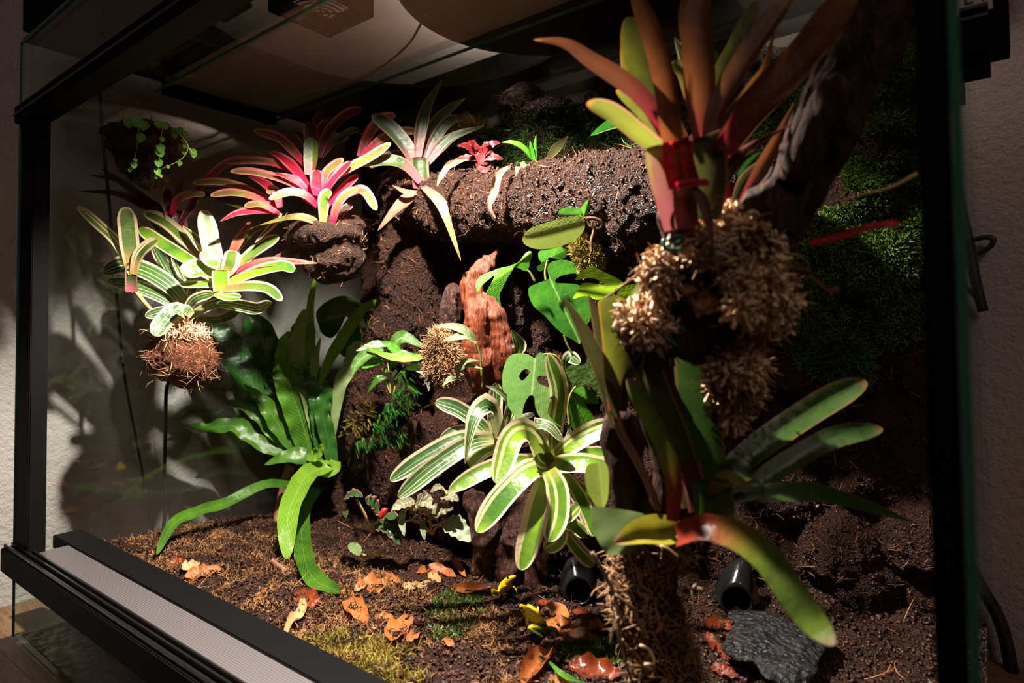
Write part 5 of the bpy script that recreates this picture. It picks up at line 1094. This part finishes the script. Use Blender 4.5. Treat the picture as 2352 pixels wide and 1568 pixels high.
# --- the big bronze bromeliad
t0 = .50
bb = root('bromeliad', 'C', 420, 1250, t0, 'tall bronze and orange bromeliad with scarlet centre standing on the foreground driftwood', 'bromeliad')
for p_, w_, m_, a, b, kd, cu in [
    ([(500, 1290), (520, 1100), (520, 900), (500, 760)], 250, 'lf_maroon', .03, .03, 'even', .6),
    ([(560, 900), (520, 640), (500, 300), (480, 100), (500, -120)], 175, 'lf_orange', .02, .03, 'strap', .4),
    ([(430, 900), (290, 640), (180, 420), (110, 95)], 170, 'lf_olive', .03, .05, 'strap', .3),
    ([(340, 760), (230, 620), (130, 480), (65, 265)], 130, 'lf_lime', .04, .07, 'lance', .3),
    ([(420, 1000), (360, 820), (330, 560), (260, 260), (130, -80)], 125, 'lf_orange', .0, -.01, 'strap', .5),
    ([(360, 820), (290, 690), (140, 510), (-100, 350), (-250, 250), (-430, 225)], 105, 'lf_magenta', .01, .02, 'lance', .5),
    ([(350, 980), (300, 880), (160, 760), (20, 650), (-130, 588)], 105, 'lf_lime', .0, -.01, 'strap', .4),
    ([(310, 780), (260, 730), (160, 620), (40, 510)], 60, 'lf_lime', .03, .04, 'strap', .4),
    ([(540, 740), (600, 480), (720, 240), (830, 5)], 84, 'lf_olive', .03, .05, 'strap', .5),
    ([(560, 880), (600, 640), (740, 380), (870, 180), (1040, -60)], 120, 'lf_orange', .01, .02, 'strap', .5),
    ([(600, 880), (650, 700), (800, 500), (880, 380), (940, 160)], 60, 'lf_gold', .02, .03, 'lance', .5),
    ([(560, 960), (660, 760), (850, 540), (980, 400), (1130, 285)], 135, 'lf_gold', .0, -.01, 'strap', .5),
    ([(640, 860), (850, 560), (1080, 330), (1230, 140), (1400, -80)], 180, 'lf_orange', -.02, -.05, 'strap', .5),
    ([(680, 900), (760, 780), (880, 640), (1200, 340), (1290, 260)], 60, 'lf_orange', .02, .03, 'lance', .5),
    ([(450, 560), (420, 420), (360, 350)], 70, 'lf_lime', .06, .08, 'strap', .4),
    ([(460, 460), (420, 330), (370, 210)], 56, 'lf_var', .07, .09, 'lance', .4)]:
    L(bb, 'C', p_, w_, m_, t0+a, t0+b, kind=kd, cup=cu, roll=random.uniform(-.2, .2), n=26)
L(bb, 'C', [(400, 1290), (350, 1120), (310, 960), (300, 820)], 190, 'lf_funnel', t0-.005, cup=.7, kind='even', name='sheath')
L(bb, 'C', [(420, 1060), (390, 930), (390, 800)], 170, 'lf_redsheath', t0-.012, cup=.6, kind='even', name='sheath')
L(bb, 'C', [(520, 1240), (560, 1030), (540, 860), (510, 780)], 220, 'lf_brown', t0-.012, cup=.6, kind='even', name='sheath')
L(bb, 'C', [(440, 1290), (430, 1180), (420, 1100), (390, 1050)], 130, 'lf_funnel', t0-.02, cup=.8, kind='even', name='sheath')
L(bb, 'C', [(380, 1060), (450, 1045), (565, 1040)], 42, 'lf_redsheath', t0-.03, cup=.6, kind='even', name='sheath')
L(bb, 'C', [(460, 1050), (520, 1130), (560, 1260), (592, 1450)], 64, 'lf_dry', t0-.03, t0-.03, kind='lance', cup=.8, name='dry_leaf')
b5 = root('bromeliad', 'C', 680, 1200, .53, 'smaller shaded bromeliad with tan and green leaves behind the bronze one, against the driftwood', 'bromeliad')
for p_, w_, m_, a, b in [
    ([(740, 1160), (850, 980), (960, 780), (1050, 580)], 76, 'lf_orange', .0, .0), ([(650, 1060), (680, 940), (790, 840), (1045, 700)], 54, 'lf_maroon', -.02, -.03), ([(690, 950), (740, 840), (810, 735)], 60, 'lf_lime', .0, .01),
    ([(600, 1220), (640, 1040), (760, 900), (830, 850)], 60, 'lf_brown', -.02, -.02), ([(730, 1120), (780, 960), (860, 860)], 64, 'lf_ferndark', .02, .03), ([(700, 1180), (760, 1040), (860, 940), (920, 900)], 70, 'lf_brown', .01, .02), ([(660, 1180), (660, 1080), (680, 1020)], 60, 'lf_redsheath', .0, .0)]:
    L(b5, 'C', p_, w_, m_, .53+a, .53+b, kind='lance', cup=.5)
o = L(None, 'C', [(1140, 1385), (1300, 1350), (1450, 1300), (1650, 1265)], 40, 'lf_redsheath', .52, .50, kind='even', cup=1., name='red_leaf_stalk'); tag(o, 'bare orange red leaf stalk sticking out to the right over the moss', 'stalk')
o = stem(None, 'C', [(1290, 1145), (1450, 1100), (1600, 1060), (1745, 985)], [10, 22], 'stem_pale', .50, .48, name='aerial_root'); tag(o, 'thin pale root reaching right from the driftwood above the green moss', 'root')
# --- lower right bromeliads
t0 = .53
b6 = root('bromeliad', 'J', 1010, 1480, t0, 'wide dark green bromeliad low in the right foreground with leaves spreading right', 'bromeliad')
for c, p_, w_, m_, a, b, kd, cu in [
    ('J', [(1020, 1440), (980, 1200), (930, 900), (900, 640), (905, 460)], 235, 'lf_dkbrom', .02, .03, 'strap', .3),
    ('J', [(1060, 1300), (1200, 1180), (1450, 1000), (1700, 840), (1930, 715)], 160, 'lf_dkbrom', .01, .04, 'strap', .3),
    ('J', [(1150, 1420), (1300, 1320), (1500, 1190), (1750, 1060), (2030, 1000)], 128, 'lf_dkbrom', -.01, .0, 'strap', .3),
    ('J', [(1100, 1440), (1300, 1400), (1600, 1390), (1900, 1460), (2230, 1570)], 115, 'lf_dkbrom', -.03, -.03, 'lance', .4),
    ('J', [(980, 1400), (1100, 1310), (1250, 1360)], 100, 'lf_olivebright', -.03, -.04, 'lance', .4),
    ('J', [(1000, 1380), (1110, 1260), (1250, 1280)], 120, 'lf_dkbrom', .0, -.01, 'strap', .4),
    ('J', [(770, 1560), (780, 1350), (720, 1120), (620, 920), (500, 700)], 112, 'lf_redgreen', -.02, .0, 'strap', .4),
    ('J', [(880, 1480), (840, 1200), (700, 850), (600, 600), (500, 385)], 165, 'lf_brown', .0, .01, 'strap', .4),
    ('J', [(930, 1500), (900, 1350), (860, 1200)], 130, 'lf_maroon', -.01, .0, 'even', .5),
    ('J', [(1030, 1560), (1020, 1420), (1010, 1300)], 230, 'lf_dkbrom', -.03, -.03, 'even', .5),
    ('K', [(700, 640), (860, 585), (1080, 640), (1270, 780), (1400, 960), (1560, 1180), (1700, 1330)], 190, 'lf_redgreen', -.04, -.14, 'strap', .35)]:
    L(b6, c, p_, w_, m_, t0+a, t0+b, kind=kd, cup=cu, roll=random.uniform(-.15, .15), n=28)
b7 = root('bromeliad', 'J', 450, 950, .55, 'narrow dark shoot with upright leaves in front of the lime green split leaf', 'bromeliad')
for p_, w_, m_, a, b, kd in [
    ([(440, 900), (440, 650), (420, 400), (395, 210)], 160, 'lf_olive', .0, .0, 'blunt'), ([(420, 1000), (360, 700), (240, 430), (110, 205)], 100, 'lf_brown', .01, .01, 'lance'),
    ([(500, 460), (540, 300), (610, 180), (690, 60)], 120, 'lf_greygreen', .0, .02, 'strap'), ([(400, 700), (340, 440), (265, 195)], 84, 'lf_brown', .02, .03, 'lance'),
    ([(460, 880), (500, 700), (600, 580), (690, 545)], 56, 'lf_brown', -.01, -.02, 'lance'), ([(470, 840), (500, 640), (500, 460)], 90, 'lf_olive', .01, .01, 'even'),
    ([(440, 940), (400, 780), (370, 700)], 70, 'lf_brown', -.01, -.01, 'lance')]:
    L(b7, 'J', p_, w_, m_, .55+a, .55+b, kind=kd, cup=.45)
stem(b7, 'J', [(420, 880), (460, 1020), (560, 1200), (640, 1370), (680, 1480)], [56, 44], 'stem_brown', .55, .54)
L(b7, 'J', [(555, 655), (600, 790), (680, 950)], 16, 'lf_greygreen', .54, kind='even')
# second stump left of the shoot
s2 = solid('wood_stump', chp('J', [(470, 990, 90, .60), (470, 1080, 105, .60), (480, 1200, 100, .60), (500, 1350, 110, .60), (520, 1500, 130, .60), (560, 1650, 150, .59)]), .0025, M['driftwood'], None, amp=.004, freq=30, ridge=(.003, 8, (10, 10, 1.6)))
tag(s2, 'dark upright wood stump right of the brightly lit bromeliad', 'driftwood')
# broad leaves lying over the stump
lf = root('broad_leaf_plant', 'K', 500, 700, .56, 'broad blotched grey green leaf with a folded olive leaf over it, on the foreground stump', 'plant')
outline('leaf', lf, 'K', [(155, 480), (175, 450), (230, 455), (300, 460), (400, 475), (505, 500), (600, 560), (590, 680), (545, 768), (470, 765), (390, 750), (270, 755), (215, 690), (170, 590)], 'lf_greygreen', .56, mid=((170, 470), (560, 700)), fold=.15, ruffle=.05)
L(lf, 'K', [(760, 580), (640, 610), (480, 620), (305, 680)], 185, 'lf_olivebright', .54, .52, kind='oval', cup=.6)
L(lf, 'K', [(740, 600), (800, 565), (850, 620), (865, 720)], 50, 'lf_olivebright', .53, .52, kind='lance', cup=.8)
o = outline('leaf', None, 'G', [(1400, 845), (1450, 838), (1478, 880), (1482, 980), (1475, 1070), (1440, 1140), (1400, 1110), (1350, 1020), (1332, 920), (1350, 860)], 'lf_orchid', .585, mid=((1455, 1140), (1420, 840)), fold=.25)
o.name = 'orchid_leaf'; tag(o, 'single oval light green leaf against the dark upright stump', 'leaf')
# ------------------------------------------------------------------ frog caves and slate
def cave(c, cx, cy, topx, topy, rr, lab, t):
    """smooth black dome with a round doorway"""
    e = empty('frog_cave', lab, 'frog cave', P(*cp(c, cx, cy), t))
    k = t*S/FPX/CR[c][2]; q = P(*cp(c, cx, cy), t); vw = nrm(q-CAM*S); rt = nrm(np.cross(vw, (0, 0, 1.))); up = np.array([0, 0, 1.]); fw = nrm(np.cross(up, rt))*1.
    hx = (topx-cx)*k; hz = (cy-topy)*k; R_ = rr*k; n = 40; V = []; F = []
    prof_ = [(0, 0.), (.04, .0), (.06, -.15), (.10, -.35)]
    rings = []
    for j in range(13):
        a = j/12
        if j < 4:                       # inner sleeve and lip
            rad = R_*(1-.06*(3-j)); dz = (3-j)*.35*R_; off = np.zeros(3)
        else:
            b_ = (j-3)/9; rad = R_*(1+.55*math.sin(b_*1.57)); dz = b_*2.4*R_; off = up*(hz*.0)
        ring = []
        for i in range(n):
            th = 2*math.pi*i/n; x = math.cos(th)*rad; z = math.sin(th)*rad
            if j >= 4:
                b_ = (j-3)/9; pk_ = max(0, math.sin(th))**3
                z += pk_*(hz-R_*1.1)*math.sin(b_*1.57)*.75; x += pk_*hx*math.sin(b_*1.57)
                if z < 0: x *= 1+.25*b_
                if j > 9: f_ = 1-(j-9)/3.3; x *= f_; z = z*f_-(1-f_)*R_*.2
            ring.append(q+rt*x+up*z+fw*dz)
        rings.append(ring)
    for ring in rings: V += ring
    F = [(j*n+i, j*n+(i+1) % n, (j+1)*n+(i+1) % n, (j+1)*n+i) for j in range(12) for i in range(n)]
    link('shell', pym(V, F), M['black_gloss'], e)
    link('inside', pym([q+rt*math.cos(2*math.pi*i/n)*R_*.83+up*math.sin(2*math.pi*i/n)*R_*.83+fw*R_*1.06 for i in range(n)], [tuple(range(n))]), M['black'], e, smooth=False)
    return e
cave('I', 937, 705, 900, 490, 100, 'black moulded frog cave with round doorway behind the orange beech leaf', gt(1330, 1400)+.02)
cave('K', 1082, 1055, 1130, 800, 92, 'black moulded frog cave with a red leaf in its doorway, above the slate', gt(1690, 1425)+.01)
sl_ = solid('slate', chain([(1700, 1460, gt(1700, 1460), 30), (1760, 1470, gt(1760, 1480), 60), (1720, 1520, gt(1740, 1530), 60), (1810, 1540, gt(1810, 1540), 60), (1860, 1500, gt(1860, 1500), 50), (1800, 1580, gt(1800, 1580), 60)]), .0025, M['slate'], None, amp=.003, freq=26, amp2=.0008, freq2=120)
c_ = wv(sl_); zm = c_[:, 2].mean(); c_[:, 2] = .112*S+(c_[:, 2]-zm)*.28; sl_.data.vertices.foreach_set('co', c_.astype(np.float32).ravel()); sl_.data.update()
tag(sl_, 'flat wet dark slate slab in front of the right frog cave', 'stone')
# ------------------------------------------------------------------ leaf litter
def lit(c, pts, w_, mat, lab, lift=.006, kind='oval', cup=.5, wave=.15, **k):
    q = []
    for x, y in pts:
        X_, Y_ = cp(c, x, y); t_ = gt(X_, Y_)-lift; q.append((x, y, t_))
    o = L(None, c, q, w_, mat, q[0][2], q[-1][2], kind=kind, cup=cup, wave=wave, wf=3, face=(0, 0, 1.4), name='fallen_leaf', **k); tag(o, lab, 'leaf'); return o
G_ = lit
G_('N', [(320, 1410), (460, 1330), (630, 1290)], 190, 'lf_beech', 'broad orange brown beech leaf on the soil below the dark veined plant')
G_('N', [(520, 1200), (640, 1250), (770, 1300)], 90, 'lf_beech', 'narrow curled brown leaf right of the broad beech leaf', lift=.012)
G_('N', [(760, 1310), (900, 1330), (1090, 1270)], 70, 'lf_tanleaf', 'pale yellowish curled leaf in the middle of the litter row')
G_('N', [(1060, 1180), (1110, 1240), (1170, 1290)], 90, 'lf_tanleaf', 'small pale tan leaf fragment standing in the litter row', lift=.015)
G_('N', [(930, 1190), (1080, 1150), (1220, 1180), (1330, 1230)], 100, 'lf_beech', 'ragged brown leaf at the foot of the knobbly bark stump')
G_('N', [(1290, 1040), (1360, 1130), (1430, 1230)], 70, 'lf_beech', 'thin brown leaf leaning on the knobbly bark stump', lift=.015)
G_('N', [(1280, 1350), (1480, 1370), (1695, 1330)], 84, 'lf_beech', 'rolled ribbed brown leaf pointing at the small frog', cup=1.6, kind='lance', wave=0)
G_('N', [(290, 1380), (350, 1330), (420, 1280)], 70, 'lf_tanleaf', 'small curled tan leaf edge left of the broad beech leaf', lift=.012)
G_('H', [(1370, 1040), (1430, 1110), (1500, 1200)], 110, 'lf_beech', 'folded orange leaf alone in the middle of the bare soil', lift=.012, cup=.9)
G_('H', [(1050, 990), (1120, 1040), (1205, 1060)], 110, 'lf_beechdk', 'dark brown leaf by the tip of the drooping fern frond')
G_('H', [(1650, 1300), (1690, 1230), (1770, 1140)], 130, 'lf_beech', 'broad orange leaf standing on edge left of the large frog', lift=.014, cup=.5)
G_('H', [(1750, 1300), (1790, 1270), (1825, 1220)], 60, 'lf_beech', 'small orange leaf tucked right of the upright broad one', lift=.012)
G_('H', [(1570, 1190), (1610, 1160), (1660, 1140)], 70, 'lf_beech', 'small curled brown leaf behind the upright broad one', lift=.01)
G_('H', [(1970, 1300), (2010, 1310), (2055, 1340)], 46, 'lf_beech', 'tiny orange leaf below the green moss patch')
G_('H', [(340, 890), (450, 870), (575, 840)], 74, 'lf_beech', 'long toothed orange brown leaf on the left of the soil', lift=.012)
G_('H', [(330, 850), (380, 830), (435, 800)], 66, 'lf_tanleaf', 'pale dried leaf just above the long toothed leaf', lift=.02)
G_('H', [(270, 840), (300, 810), (350, 800)], 60, 'lf_beechdk', 'dark red curled leaf left of the pale dried leaf', lift=.015)
G_('H', [(350, 910), (375, 925), (410, 925)], 40, 'lf_beech', 'small orange leaf scrap below the long toothed leaf')
G_('H', [(160, 960), (205, 980), (240, 1030)], 70, 'lf_beechdk', 'brown lobed leaf near the vent strip')
G_('H', [(485, 632), (530, 650), (585, 645)], 36, 'lf_beech', 'small bright brown leaf at the back near the left pane')
G_('H', [(280, 1140), (340, 1150), (405, 1160)], 66, 'lf_tanleaf', 'crumpled pale brown leaf beside the vent frame')
G_('H', [(20, 840), (50, 850), (95, 855)], 30, 'lf_tanleaf', 'small flat tan scrap on the far left soil')
G_('H', [(390, 1200), (430, 1220), (480, 1240)], 36, 'lf_beech', 'small orange scrap right of the crumpled leaf by the vent frame')
G_('H', [(1090, 1030), (1085, 1110), (1010, 1190), (955, 1320)], 60, 'lf_tanleaf', 'long twisted straw coloured dry leaf on the middle of the soil', kind='lance', cup=.9, wave=.25, lift=.012)
G_('H', [(1530, 850), (1620, 880), (1740, 915)], 26, 'lf_dry', 'straight brown stalk lying above the litter row', kind='lance', wave=0)
G_('I', [(640, 850), (740, 880), (800, 990), (885, 930)], 210, 'lf_beech', 'large smooth orange beech leaf right of the large frog', lift=.010, cup=.2, wave=.05)
G_('I', [(940, 1000), (1050, 975), (1190, 1010)], 100, 'lf_beechdk', 'glossy red brown leaf behind the green moss cushion')
G_('I', [(830, 1090), (950, 1040), (1120, 1090)], 90, 'lf_dry', 'dull pinkish brown leaf between the large frog and the moss cushion', lift=.012)
G_('I', [(690, 1150), (640, 1220), (560, 1320), (500, 1420)], 150, 'lf_beech', 'large rolled orange leaf at the bottom edge below the large frog', cup=1.3, lift=.016)
G_('I', [(700, 1380), (780, 1400), (860, 1420)], 90, 'lf_beech', 'orange leaf cut off by the bottom edge beside the green blade')
G_('I', [(860, 1240), (990, 1290), (1150, 1330), (1260, 1340)], 170, 'lf_beechdk', 'large wet dark red leaf under the moss cushion at the bottom edge', lift=.012)
G_('I', [(630, 770), (680, 790), (730, 780)], 50, 'lf_beechdk', 'wet red leaf scrap behind the large orange beech leaf')
G_('I', [(890, 850), (950, 860), (1020, 860)], 44, 'lf_beechdk', 'wet dark red leaf in front of the left frog cave')
G_('I', [(70, 920), (180, 930), (300, 950)], 60, 'lf_beechdk', 'dark half buried leaf left of the large frog')
G_('I', [(180, 890), (200, 890), (225, 885)], 36, 'lf_beech', 'tiny orange scrap on the moss left of the large frog')
G_('I', [(450, 1270), (490, 1220), (520, 1170)], 26, 'lf_dry', 'thin brown leaf stalk lying left of the rolled orange leaf', kind='lance')
G_('K', [(880, 1220), (960, 1200), (1060, 1220)], 70, 'lf_beechdk', 'wet red leaf in front of the right frog cave')
G_('K', [(900, 1290), (980, 1370), (1060, 1440)], 70, 'lf_beechdk', 'wet orange red leaf between the stump and the slate, middle of three')
G_('K', [(920, 1460), (1000, 1490), (1090, 1530)], 70, 'lf_beechdk', 'wet orange red leaf between the stump and the slate, lowest of three')
G_('K', [(890, 1250), (920, 1300), (930, 1360)], 60, 'lf_beechdk', 'wet orange red leaf between the stump and the slate, topmost of three')
G_('I', [(2110, 870), (2160, 860), (2210, 880)], 60, 'lf_beechdk', 'red leaf lying inside the doorway of the right frog cave', lift=.004)
o = L(None, 'I', [(710, 1240, gt(1262, 1520)-.03), (800, 1330, gt(1290, 1545)-.03), (900, 1380, gt(1320, 1560)-.02), (1010, 1410, gt(1350, 1568)-.01)], 42, 'lf_green', .7, kind='lance', cup=.4, face=(0, 0, 1.), name='green_blade'); tag(o, 'single bright green narrow leaf at the bottom edge', 'leaf')
# twigs and small things near
o = stem(None, 'N', [(125, 720), (150, 880), (175, 990), (205, 1040)], [10, 10], 'stem_brown', gt(795, 1280), name='twig'); tag(o, 'thin upright stalk left of the dark veined plant', 'twig')
# ------------------------------------------------------------------ frogs
def frogmat(name, back_, low, axis, z0, z1, sp):
    t = NT(name); p = t.pos(); q = t.n('ShaderNodeVectorMath', operation='DOT_PRODUCT'); t.l(p, q.inputs[0]); q.inputs[1].default_value = axis
    mr = t.n('ShaderNodeMapRange'); mr.inputs[1].default_value = z0; mr.inputs[2].default_value = z1; t.l(q.outputs['Value'], mr.inputs[0])
    c = t.mix(mr.outputs[0], low, back_)
    c = t.mix(t.ramp(t.noise(sp, 2, p), [(.66, 0.), (.69, 1.)]), c, (.01, .01, .005))
    return t.fin(t.pbsdf(c, .28, .5, t.bump(t.noise(1800, 3, p), .0002), .3))
def frog(name, lab, c, t0, segs, mat, eyes, toes):
    k = t0*S/FPX/CR[c][2]; B = []
    for sg in segs: B += chain([(*cp(c, x, y), t0+d, r_/CR[c][2]) for x, y, r_, d in sg])
    e = solid(name, B, .00042, mat, None, amp=0, smooth=3); tag(e, lab, 'frog')
    for x, y, r_, d in eyes:
        bm = bmesh.new(); bmesh.ops.create_uvsphere(bm, u_segments=16, v_segments=10, radius=r_*k); me = bpy.data.meshes.new('m'); bm.to_mesh(me); bm.free()
        me.transform(Matrix.Translation(Vector(P(*cp(c, x, y), t0+d)))); link('eye', me, M['eye'], e)
    return e
M['eye'] = simple('black_eye', (.004, .004, .004), .05, .8)
tg = gt(1160, 1368)-.012
frog('frog', 'small yellow poison frog sitting upright beside the grooved bark stump', 'Q', tg,
     [[(722, 205, 26, .0), (650, 235, 54, .0), (575, 290, 74, .0), (510, 370, 92, .002), (470, 440, 90, .004), (460, 490, 66, .006)], [(640, 290, 40, .008), (600, 400, 60, .012), (540, 470, 50, .010)],
      [(540, 390, 24, -.004), (470, 425, 20, -.008), (430, 460, 18, -.010), (455, 520, 16, -.010), (492, 590, 13, -.008), (505, 625, 9, -.008)],
      [(430, 470, 42, -.0), (370, 520, 34, -.006), (310, 500, 38, -.010), (275, 480, 30, -.010), (262, 530, 20, -.012), (275, 590, 14, -.012), (310, 600, 9, -.014)],
      [(690, 410, 26, .008), (740, 470, 20, .008), (765, 560, 15, .006), (785, 640, 10, .004)],
      [(505, 620, 8, -.008), (520, 655, 6, -.008)], [(505, 620, 8, -.008), (485, 650, 6, -.010)], [(275, 590, 9, -.012), (250, 610, 6, -.013)]],
     frogmat('yellow_frog_skin', (.85, .50, .005), (.62, .62, .01), (0, 0, 1), .100*S, .118*S, 380), [(577, 232, 26, -.010), (668, 228, 14, .006)], None)
tg = gt(1230, 1446)-.016
frog('frog', 'larger yellow poison frog with dark green legs, sitting left of the large orange leaf', 'Q', tg,
     [[(850, 800, 46, .0), (900, 850, 76, .0), (970, 920, 104, .0), (1060, 1010, 128, .0), (1150, 1100, 146, .0), (1230, 1180, 140, .0), (1290, 1240, 110, .004)], [(990, 790, 36, .010), (1030, 850, 70, .008), (1130, 950, 90, .006)], [(880, 880, 50, -.004), (950, 970, 60, -.002)],
      [(985, 1020, 36, -.006), (960, 1090, 30, -.010), (958, 1170, 24, -.012), (955, 1230, 16, -.012), (950, 1260, 11, -.012)],
      [(1300, 1280, 80, -.004), (1180, 1260, 74, -.012), (1060, 1220, 60, -.016), (1010, 1240, 44, -.018), (1080, 1310, 38, -.020), (1200, 1370, 32, -.020), (1250, 1400, 24, -.020)],
      [(1250, 1400, 16, -.020), (1200, 1425, 9, -.022)], [(1250, 1400, 16, -.020), (1290, 1420, 9, -.022)],
      [(1340, 1280, 66, .004), (1440, 1250, 52, .004), (1530, 1270, 42, .002), (1580, 1330, 30, .0), (1600, 1400, 20, -.002)], [(1600, 1400, 14, -.002), (1640, 1420, 8, -.002)], [(1180, 820, 20, .02), (1180, 900, 30, .016)]],
     frogmat('green_legged_frog_skin', (.86, .58, .006), (.05, .07, .008), tuple(_u), float((np.array(P(1240, 1442, tg-.016))*_u).sum()), float((np.array(P(1240, 1430, tg-.012))*_u).sum()), 330), [(858, 840, 30, -.014), (905, 905, 24, -.016)], None)
